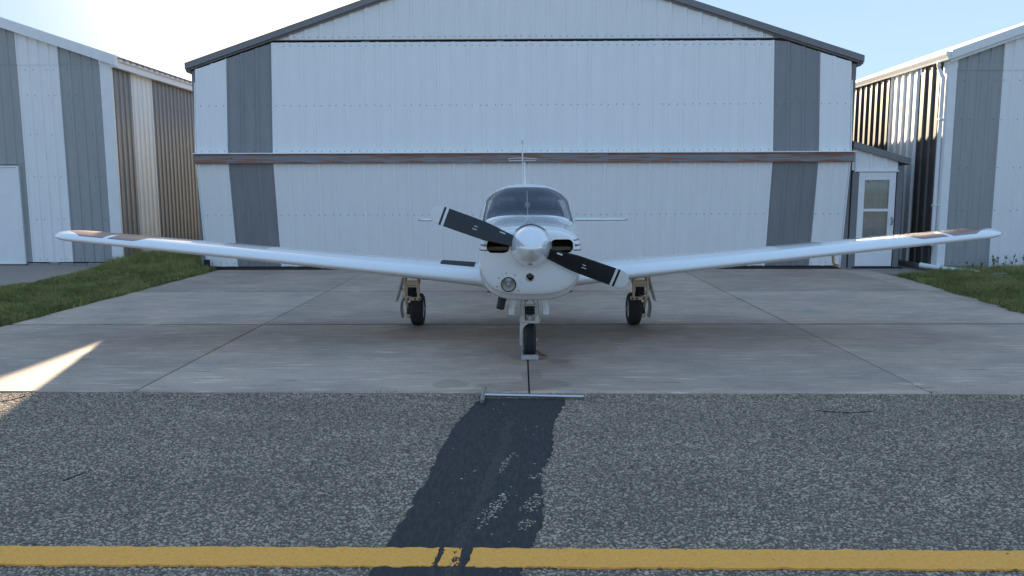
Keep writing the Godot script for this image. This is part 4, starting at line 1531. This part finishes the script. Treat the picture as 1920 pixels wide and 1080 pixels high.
	for i in 6:
		var u := i / 5.0
		var r := PackedVector3Array()
		var hw := lerpf(0.032, 0.008, pow(u, 0.5))
		for j in 14:
			var a := TAU * j / 14
			r.append(Vector3(-0.012 + hw * cos(a), lerpf(1.80, 2.105, u), -3.0 - 0.10 * u + lerpf(0.11, 0.04, u) * sin(a)))
		an.append(r)
	var ans := Soup.new()
	ans.grid(an, true, true)
	put("blade_antenna", ans, M.paint, t)

	# --- propeller and spinner
	var sp := Soup.new()
	var prof := []
	for i in 24:
		var u := i / 23.0
		prof.append([0.188 * pow(1.0 - pow(u, 1.55), 0.80), -0.07 + 0.375 * u])
	prof.push_front([0.187, -0.085])
	prof.push_front([0.17, -0.095])
	sp.lathe(prof, 64, Transform3D(Basis(Vector3.RIGHT, PI / 2), Vector3(0, 1.237, 0)))
	var spin := put("spinner", sp, M.spinner, t)
	for k in 12:
		var a := TAU * k / 12 + 0.15
		var s := Soup.new()
		s.lathe([[0.0, 0.003], [0.004, 0.002], [0.005, -0.003]], 8, Transform3D(Basis(Vector3.BACK, a) * Basis(Vector3.RIGHT, PI / 2 - 1.35), Vector3(0.187 * -sin(a) * 0.985, 1.237 + 0.187 * cos(a) * 0.985, -0.045)))
		put("screw", s, M.screw, spin)
	rod("backplate", [Vector3(0, 1.237, -0.115), Vector3(0, 1.237, -0.088)], 0.192, M.dull_metal, spin, 48)
	var prop := Node3D.new()
	prop.name = "propeller"
	t.add_child(prop)
	prop.position = Vector3(-0.01, 1.235, -0.01)
	for bl in 2:
		var ang := deg_to_rad(-19.8) + PI * bl        # blade direction in the disc
		var br := []
		var R0 := 0.10
		var R1 := 0.955
		for i in 61:
			var u := i / 60.0
			var r := lerpf(R0, R1, u)
			var ch := 0.165 * (0.62 + 0.38 * smoothstep(0.0, 0.45, u))
			if u > 0.86:
				ch *= sqrt(maxf(1.0 - pow((u - 0.86) / 0.14, 2.3), 0.0008))
			var tw := lerpf(0.62, 0.20, pow(u, 0.7))
			var row := PackedVector3Array()
			var thick := lerpf(0.22, 0.07, pow(u, 0.6))
			for j in 30:
				var a := TAU * j / 30
				var cx := 0.5 * cos(a) * ch * 1.05
				var cz := 0.5 * sin(a) * thick * ch * (0.5 + 0.5 * sqrt(maxf(1.0 - pow(cos(a), 2), 0.0)))
				row.append(Vector3(r, cx * cos(tw) - cz * sin(tw), cx * sin(tw) + cz * cos(tw)))
			br.append(row)
		var bs := Soup.new()
		bs.grid(br, true)
		var tip := Soup.new()
		var b1 := Soup.new()
		bs = bs.clip(func(p): return 0.845 - p.x, tip)
		bs = bs.clip(func(p): return maxf(0.800 - p.x, p.x - 0.824), b1)
		var blade := put("blade", bs, M.prop, prop)
		blade.rotation.z = ang
		put("blade_tip", tip, M.prop_white, blade)
		put("band", b1, M.prop_white, blade)
		# maker's plate and the small winged mark with a line of lettering
		var mk := [[0.275, 0.035, 0.026, 0.0085], [0.52, 0.012, 0.018, 0.0022], [0.52, 0.012, 0.0022, 0.009], [0.525, -0.014, 0.022, 0.003]]
		for q in mk:
			var s := Soup.new()
			var yy: float = q[1] * (1.0 if bl == 0 else -1.0)
			var zz := surf_z(bs, q[0], yy)
			s.box(Vector3(q[0] - q[2], yy - q[3], zz - 0.004), Vector3(q[0] + q[2], yy + q[3], zz + 0.0025))
			put("decal", s, M.prop_white, blade)

	# --- landing gear
	main_gear(t, -1.0)
	main_gear(t, 1.0)
	nose_gear(t)
	# exhaust and nose gear doors
	rod("exhaust_pipe", [Vector3(-0.26, 0.72, -0.98), Vector3(-0.275, 0.64, -0.93), Vector3(-0.295, 0.545, -0.87)], 0.042, M.exhaust, t, 16)
	rod("exhaust_collar", [Vector3(-0.258, 0.70, -0.985), Vector3(-0.27, 0.63, -0.94)], 0.052, M.paint, t, 16)
	for sx in [-1.0, 1.0]:
		var s := Soup.new()
		var ro := []
		for i in 7:
			var u := i / 6.0
			var r := PackedVector3Array()
			for q in [[-0.030, 0.012], [0.0, 0.018], [0.030, 0.0], [0.030, -0.010], [0.0, 0.006], [-0.030, 0.0]]:
				r.append(Vector3(sx * (0.150 + 0.030 * u + 0.010 * sin(u * PI)) + sx * q[0], 0.635 - 0.165 * u, -0.90 - 0.03 * u + q[1]))
			ro.append(r)
		s.grid(ro, true, sx > 0)
		for j in range(1, 5):
			s.flat(ro[6][0], ro[6][j], ro[6][j + 1], Vector3.DOWN)
		var d := put("nose_gear_door", s, M.paint, t)
		rod("door_link", [Vector3(sx * 0.13, 0.66, -0.9), Vector3(sx * 0.175, 0.60, -0.93)], 0.008, M.exhaust, d, 6)
		# cowl flap: a hinged plate left slightly open under the cowl
		var f := Soup.new()
		f.quad(Vector3(sx * 0.20, 0.672, -0.62), Vector3(sx * 0.41, 0.735, -0.62), Vector3(sx * 0.41, 0.675, -1.0), Vector3(sx * 0.20, 0.615, -1.0), Vector3(0, -1, 0.3))
		f.quad(Vector3(sx * 0.20, 0.684, -0.62), Vector3(sx * 0.41, 0.747, -0.62), Vector3(sx * 0.41, 0.687, -1.0), Vector3(sx * 0.20, 0.627, -1.0), Vector3(0, 1, 0.3))
		f.quad(Vector3(sx * 0.20, 0.672, -0.62), Vector3(sx * 0.41, 0.735, -0.62), Vector3(sx * 0.41, 0.747, -0.62), Vector3(sx * 0.20, 0.684, -0.62), Vector3(0, 0, 1))
		put("cowl_flap", f, M.paint, t)
		rod("flap_hinge", [Vector3(sx * 0.19, 0.684, -0.60), Vector3(sx * 0.42, 0.755, -0.60)], 0.007, M.exhaust, t, 6)

func wing_details(o: Node3D, side: float, wr: Array) -> void:
	# skin joints: thin standing laps that follow the section
	for s in [0.165, 0.50, 0.70]:
		var a := wing_row(s, side, 96)
		var b := wing_row(s + 0.0011, side, 96)
		var sp := Soup.new()
		sp.grid([a, b], true, side > 0)
		put("skin_joint", sp.shift(0.0012), M.seam, o)
	# aileron and flap gap on the upper face
	var g0 := []
	for s in [0.09, 0.3, 0.6, 0.9]:
		var r := wing_row(s, side, 96)
		var q := r[15]
		g0.append(q + Vector3(0, 0.001, 0))
	rod("hinge_gap", g0, 0.003, M.seam, o, 5)
	# stall strip and tie-down ring
	var r1 := wing_row(0.40, side, 96)
	rod("tie_down_ring", [r1[66], r1[66] + Vector3(0, -0.035, 0)], 0.006, M.dull_metal, o, 6)
	# a row of fuel and inspection caps
	for s in [0.30, 0.18]:
		var r := wing_row(s, side, 96)
		var c := r[34]
		var cap := Soup.new()
		cap.lathe([[0.0, 0.006], [0.035, 0.005], [0.04, 0.0], [0.04, -0.01]], 16, Transform3D(Basis(), c))
		put("fuel_cap", cap, M.paint, o)

func wheel(called: String, c: Vector3, r: float, w: float, parent: Node) -> MeshInstance3D:
	var prof := []
	# tread with four grooves, rounded shoulders, side walls
	var hw := w * 0.5
	for q in [[r * 0.52, -hw * 0.80], [r * 0.62, -hw * 0.98], [r * 0.80, -hw], [r * 0.93, -hw * 0.84], [r * 0.985, -hw * 0.58]]:
		prof.append(q)
	for g in [-0.42, -0.14, 0.14, 0.42]:
		var x: float = hw * g
		prof.append_array([[r * (1.0 - 0.012 * absf(g)), x - 0.005], [r * 0.972, x - 0.003], [r * 0.972, x + 0.003], [r * (1.0 - 0.012 * absf(g)), x + 0.005]])
	for q in [[r * 0.985, hw * 0.58], [r * 0.93, hw * 0.84], [r * 0.80, hw], [r * 0.62, hw * 0.98], [r * 0.52, hw * 0.80]]:
		prof.append(q)
	var s := Soup.new()
	s.lathe(prof, 56, Transform3D(Basis(Vector3.BACK, -PI / 2), c))
	var o := put(called, s, M.tyre, parent)
	var h := Soup.new()
	h.lathe([[0.0, -hw * 0.75], [r * 0.2, -hw * 0.78], [r * 0.24, -hw * 0.55], [r * 0.42, -hw * 0.5], [r * 0.50, -hw * 0.82], [r * 0.545, -hw * 0.86], [r * 0.545, hw * 0.86], [r * 0.50, hw * 0.82], [r * 0.42, hw * 0.5], [r * 0.24, hw * 0.55], [r * 0.2, hw * 0.78], [0.0, hw * 0.75]], 32, Transform3D(Basis(Vector3.BACK, -PI / 2), c))
	put("rim", h, M.dull_metal, o)
	return o

func discs(called: String, c: Vector3, r: float, y0: float, y1: float, n: int, parent: Node) -> void:
	# stack of rubber shock discs between steel plates
	var h := (y1 - y0) / n
	for i in n:
		var s := Soup.new()
		s.lathe([[0.0, 0.0], [r * 0.9, 0.0], [r, h * 0.25], [r, h * 0.6], [r * 0.9, h * 0.84], [0.0, h * 0.84]], 20, Transform3D(Basis(), Vector3(c.x, y0 + h * i, c.z)))
		put(called, s, M.rubber, parent)

func main_gear(t: Node3D, sd: float) -> void:
	var g := Node3D.new()
	g.name = "main_gear"
	t.add_child(g, true)
	g.position = Vector3(sd * 1.41, 0, -3.0)
	var m: Material = M.gear
	wheel("tyre", Vector3(0, 0.212, 0), 0.212, 0.165, g)
	var o := sd * 0.055              # the truss stands a little outboard of the wheel
	var zf := 0.16
	for k in [-0.085, 0.085]:
		rod("truss_tube", [Vector3(o + k, 0.76, zf - 0.05), Vector3(o + k, 0.60, zf), Vector3(o + k * 1.02, 0.385, zf + 0.01)], 0.0185, m, g, 8)
	boxed("top_plate", Vector3(o - 0.085, 0.545, zf - 0.03), Vector3(o + 0.085, 0.605, zf + 0.012), m, g, 0.006)
	boxed("upper_bracket", Vector3(o - 0.10, 0.52, zf - 0.025), Vector3(o + 0.10, 0.54, zf + 0.022), m, g)
	discs("shock_disc", Vector3(o, 0, zf - 0.02), 0.062, 0.405, 0.518, 4, g)
	boxed("cross_bar", Vector3(o - 0.125, 0.348, zf - 0.04), Vector3(o + 0.115, 0.392, zf + 0.025), m, g, 0.008)
	for k in [-0.1, -0.045, 0.045, 0.1]:
		var s := Soup.new()
		s.lathe([[0.0, 0.012], [0.013, 0.011], [0.013, -0.01]], 6, Transform3D(Basis(Vector3.RIGHT, PI / 2), Vector3(o + k, 0.37, zf + 0.03)))
		put("bolt", s, M.exhaust, g)
	# trailing arm on the outboard side down to the axle
	var ax := sd * 0.125
	rod("trailing_arm", [Vector3(ax, 0.37, zf), Vector3(ax, 0.31, zf - 0.02), Vector3(ax, 0.215, 0.0)], 0.024, m, g, 10)
	rod("axle", [Vector3(ax + sd * 0.02, 0.212, 0), Vector3(-sd * 0.09, 0.212, 0)], 0.022, m, g, 10)
	rod("brake", [Vector3(sd * 0.10, 0.212, 0), Vector3(sd * 0.135, 0.212, 0)], 0.085, M.exhaust, g, 24)
	boxed("brake_caliper", Vector3(sd * 0.12 - 0.03, 0.10, -0.06), Vector3(sd * 0.12 + 0.03, 0.19, 0.06), m, g, 0.01)
	rod("retraction_link", [Vector3(o - sd * 0.10, 0.79, zf - 0.15), Vector3(o - sd * 0.085, 0.56, zf - 0.05)], 0.018, M.exhaust, g, 8)
	# outer door hanging beside the leg, and the lower door on the axle
	var dr := Soup.new()
	var a := Vector3(sd * 0.115, 0.80, 0.20)
	var b := Vector3(sd * 0.115, 0.80, -0.20)
	var c := Vector3(sd * 0.275, 0.31, -0.16)
	var d := Vector3(sd * 0.275, 0.31, 0.06)
	var th := Vector3(sd * 0.012, 0.004, 0)
	dr.quad(a, b, c, d, Vector3(-sd, 0, 0))
	dr.quad(a + th, b + th, c + th, d + th, Vector3(sd, 0, 0))
	dr.quad(a, a + th, d + th, d, Vector3(0, 0, 1))
	dr.quad(c, c + th, d + th, d, Vector3.DOWN)
	dr.quad(b, b + th, c + th, c, Vector3(0, 0, -1))
	put("gear_door", dr, M.nose_gear, g)
	var lo := Soup.new()
	var rows := []
	for i in 6:
		var u := i / 5.0
		var r := PackedVector3Array()
		for q in [0.0, 0.012]:
			for zz in ([0.12, -0.14] if q == 0.0 else [-0.14, 0.12]):
				r.append(Vector3(sd * (0.165 + 0.03 * sin(u * PI) + 0.025 * u + q), lerpf(0.40, 0.10, u), zz * (1.0 - 0.35 * u)))
		rows.append(r)
	lo.grid(rows, true, sd < 0)
	put("lower_door", lo, M.nose_gear, g)
	rod("door_rod", [Vector3(sd * 0.13, 0.42, 0.1), Vector3(sd * 0.215, 0.50, 0.02)], 0.008, m, g, 6)
	rod("brake_hose", [Vector3(sd * 0.11, 0.70, 0.11), Vector3(sd * 0.145, 0.5, 0.14), Vector3(sd * 0.15, 0.33, 0.1), Vector3(sd * 0.13, 0.22, 0.05)], 0.007, M.rubber, g, 6)

func nose_gear(t: Node3D) -> void:
	var g := Node3D.new()
	g.name = "nose_gear"
	t.add_child(g, true)
	g.position = Vector3(0.012, 0, -1.08)
	var m: Material = M.nose_gear
	wheel("tyre", Vector3(0.0, 0.175, 0), 0.175, 0.128, g)
	var zf := 0.05
	for k in [-1.0, 1.0]:
		rod("truss_tube", [Vector3(k * 0.045, 0.70, zf - 0.1), Vector3(k * 0.055, 0.655, zf - 0.02), Vector3(k * 0.022, 0.615, zf), Vector3(k * 0.072, 0.55, zf + 0.02), Vector3(k * 0.074, 0.44, zf + 0.02)], 0.010, m, g, 8)
		boxed("clevis", Vector3(k * 0.074 - 0.02, 0.385, zf - 0.02), Vector3(k * 0.074 + 0.02, 0.44, zf + 0.035), m, g, 0.006)
		rod("steering_rod", [Vector3(k * 0.09, 0.40, zf - 0.03), Vector3(k * 0.10, 0.52, zf - 0.12), Vector3(k * 0.06, 0.66, zf - 0.2)], 0.008, m, g, 6)
		var bo := Soup.new()
		bo.lathe([[0.0, 0.014], [0.012, 0.012], [0.012, -0.01]], 6, Transform3D(Basis(Vector3.BACK, -k * PI / 2), Vector3(k * 0.10, 0.395, zf)))
		put("bolt", bo, M.dull_metal, g)
	boxed("top_bar", Vector3(-0.07, 0.545, zf - 0.01), Vector3(0.07, 0.562, zf + 0.03), m, g)
	rod("cross_tube", [Vector3(-0.05, 0.65, zf - 0.02), Vector3(0.05, 0.65, zf - 0.02)], 0.009, m, g, 8)
	discs("shock_disc", Vector3(0, 0, zf), 0.055, 0.458, 0.543, 3, g)
	var s := Soup.new()
	s.lathe([[0.05, 0.456], [0.03, 0.45], [0.018, 0.43], [0.026, 0.41], [0.02, 0.39], [0.0, 0.385]], 16, Transform3D(Basis(), Vector3(0, 0, zf)))
	put("shock_piston", s, M.dull_metal, g)
	boxed("cross_bar", Vector3(-0.105, 0.362, zf - 0.045), Vector3(0.10, 0.392, zf + 0.03), m, g, 0.006)
	# single-sided fork: a plate that steps out and runs down beside the tyre
	var f := Soup.new()
	var out := [Vector2(-0.10, 0.375), Vector2(0.0, 0.375), Vector2(-0.055, 0.335), Vector2(-0.076, 0.30), Vector2(-0.076, 0.13), Vector2(-0.106, 0.13), Vector2(-0.106, 0.31)]
	var tri := Geometry2D.triangulate_polygon(PackedVector2Array(out))
	for e in [[zf + 0.03, Vector3(0, 0, 1)], [zf - 0.02, Vector3(0, 0, -1)]]:
		for i in range(0, tri.size(), 3):
			var q := []
			for k in 3:
				q.append(Vector3(out[tri[i + k]].x, out[tri[i + k]].y, e[0]))
			f.flat(q[0], q[1], q[2], e[1])
	for i in out.size():
		var p: Vector2 = out[i]
		var q: Vector2 = out[(i + 1) % out.size()]
		var nn := Vector2(q.y - p.y, p.x - q.x)
		f.quad(Vector3(p.x, p.y, zf + 0.03), Vector3(q.x, q.y, zf + 0.03), Vector3(q.x, q.y, zf - 0.02), Vector3(p.x, p.y, zf - 0.02), Vector3(nn.x, nn.y, 0))
	put("fork", f, m, g)
	rod("axle", [Vector3(-0.104, 0.175, 0.0), Vector3(0.085, 0.175, 0.0)], 0.018, m, g, 10)
	boxed("fork_foot", Vector3(-0.104, 0.132, -0.03), Vector3(-0.078, 0.22, zf - 0.022), m, g)

# ---------------------------------------------------------------- small things
func small_things() -> void:
	# tow bar lying at the edge of the taxiway
	var tb := thing("tow_bar", "chrome T-handled tow bar lying across the top of the tar patch", "tow bar")
	var a := ground_point(909, 733)
	var b := ground_point(903.5, 758)
	var y := Vector3(0, 0.024, 0)
	var mid := a.lerp(b, 0.5)
	rod("handle", [a + y, b + y], 0.017, M.metal, tb, 14)
	var e := ground_point(1094, 748)
	rod("shaft", [mid + Vector3(0.01, 0.022, 0), e + y * 0.8], 0.0145, M.metal, tb, 14)
	rod("tow_pin", [e + y + Vector3(0.012, 0, -0.035), e + y + Vector3(0.016, 0, 0.05)], 0.015, M.metal, tb, 12)
	# fine cracks in the chip seal
	var cm := mat(lin(0.02, 0.02, 0.021), 0.9)
	for q in [[[1530, 768], [1560, 771], [1600, 773], [1640, 769]], [[0, 752], [22, 748], [48, 741]], [[118, 900], [135, 893], [160, 884]]]:
		var pts := []
		for v in q:
			pts.append(ground_point(v[0], v[1]) + Vector3(0, -0.006, 0))
		var cr := rod("crack", pts, 0.0035, cm, self, 6)
		structure(cr)
	# chock at the nose wheel
	var ck := thing("wheel_chock", "pale metal wheel chock on a cord against the nose wheel", "chock", Vector3(0.105, 0, -7.84))
	boxed("front_bar", Vector3(-0.092, 0.003, 0.0), Vector3(0.085, 0.052, 0.045), M.dull_metal, ck, 0.004)
	boxed("side_bar", Vector3(-0.09, 0.004, -0.40), Vector3(-0.07, 0.05, 0.0), M.dull_metal, ck, 0.004)
	boxed("rear_bar", Vector3(-0.068, 0.004, -0.40), Vector3(0.085, 0.05, -0.36), M.dull_metal, ck, 0.004)
	rod("cord", [Vector3(0.085, 0.03, 0.01), Vector3(0.13, 0.012, 0.0), Vector3(0.172, 0.01, -0.06), Vector3(0.168, 0.01, -0.13), Vector3(0.12, 0.012, -0.22), Vector3(0.08, 0.02, -0.36)], 0.006, M.rope, ck, 6)
	# drain pipe lying in the grass by the gutter hangar
	var dp := thing("drain_pipe", "white plastic drain pipe lying from the downspout into the grass", "pipe")
	var p := [Vector3(8.72, 0.12, -16.75), Vector3(8.95, 0.08, -16.35), Vector3(9.1, 0.06, -16.1)]
	rod("pipe", [p[0], p[1]], 0.055, M.white_trim, dp, 14)
	rod("coupling", [p[0].lerp(p[1], 0.80), p[0].lerp(p[1], 0.92)], 0.064, M.white_trim, dp, 14)
	rod("pipe", [p[1] + Vector3(0.02, 0, 0), Vector3(9.42, 0.05, -15.75)], 0.05, M.white_trim, dp, 14)
	var bd := thing("fallen_board", "short weathered strip lying in the grass beyond the drain pipe", "board")
	boxed("strip", Vector3(9.50, 0.055, -15.50), Vector3(9.80, 0.075, -15.45), M.foundation, bd)
	# weeds in the slab joints
	var r := RandomNumberGenerator.new()
	r.seed = 88
	var wm := mat(lin(0.09, 0.10, 0.035), 0.9)
	for q in [[1752, 736], [1738, 735], [706, 734], [735, 734], [990, 724]]:
		var c := ground_point(q[0], q[1])
		var s := Soup.new()
		for i in 16:
			var an := r.randf() * TAU
			var h := r.randf_range(0.01, 0.035)
			var l := r.randf_range(0.005, 0.03)
			var d := Vector3(cos(an), 0, sin(an))
			var sdv := Vector3(-d.z, 0, d.x) * 0.003
			var o := Vector3(r.randf_range(-0.05, 0.05), -0.012, r.randf_range(-0.008, 0.008))
			s.tri(o - sdv, o + sdv, o + d * l + Vector3(0, h, 0), Vector3.UP, Vector3.UP, Vector3.UP)
		var w := put("joint_weed", s, wm)
		w.position = c
		tag(w, "tiny weed growing in a joint at the edge of the concrete apron", "weed", "weeds in the concrete joints")
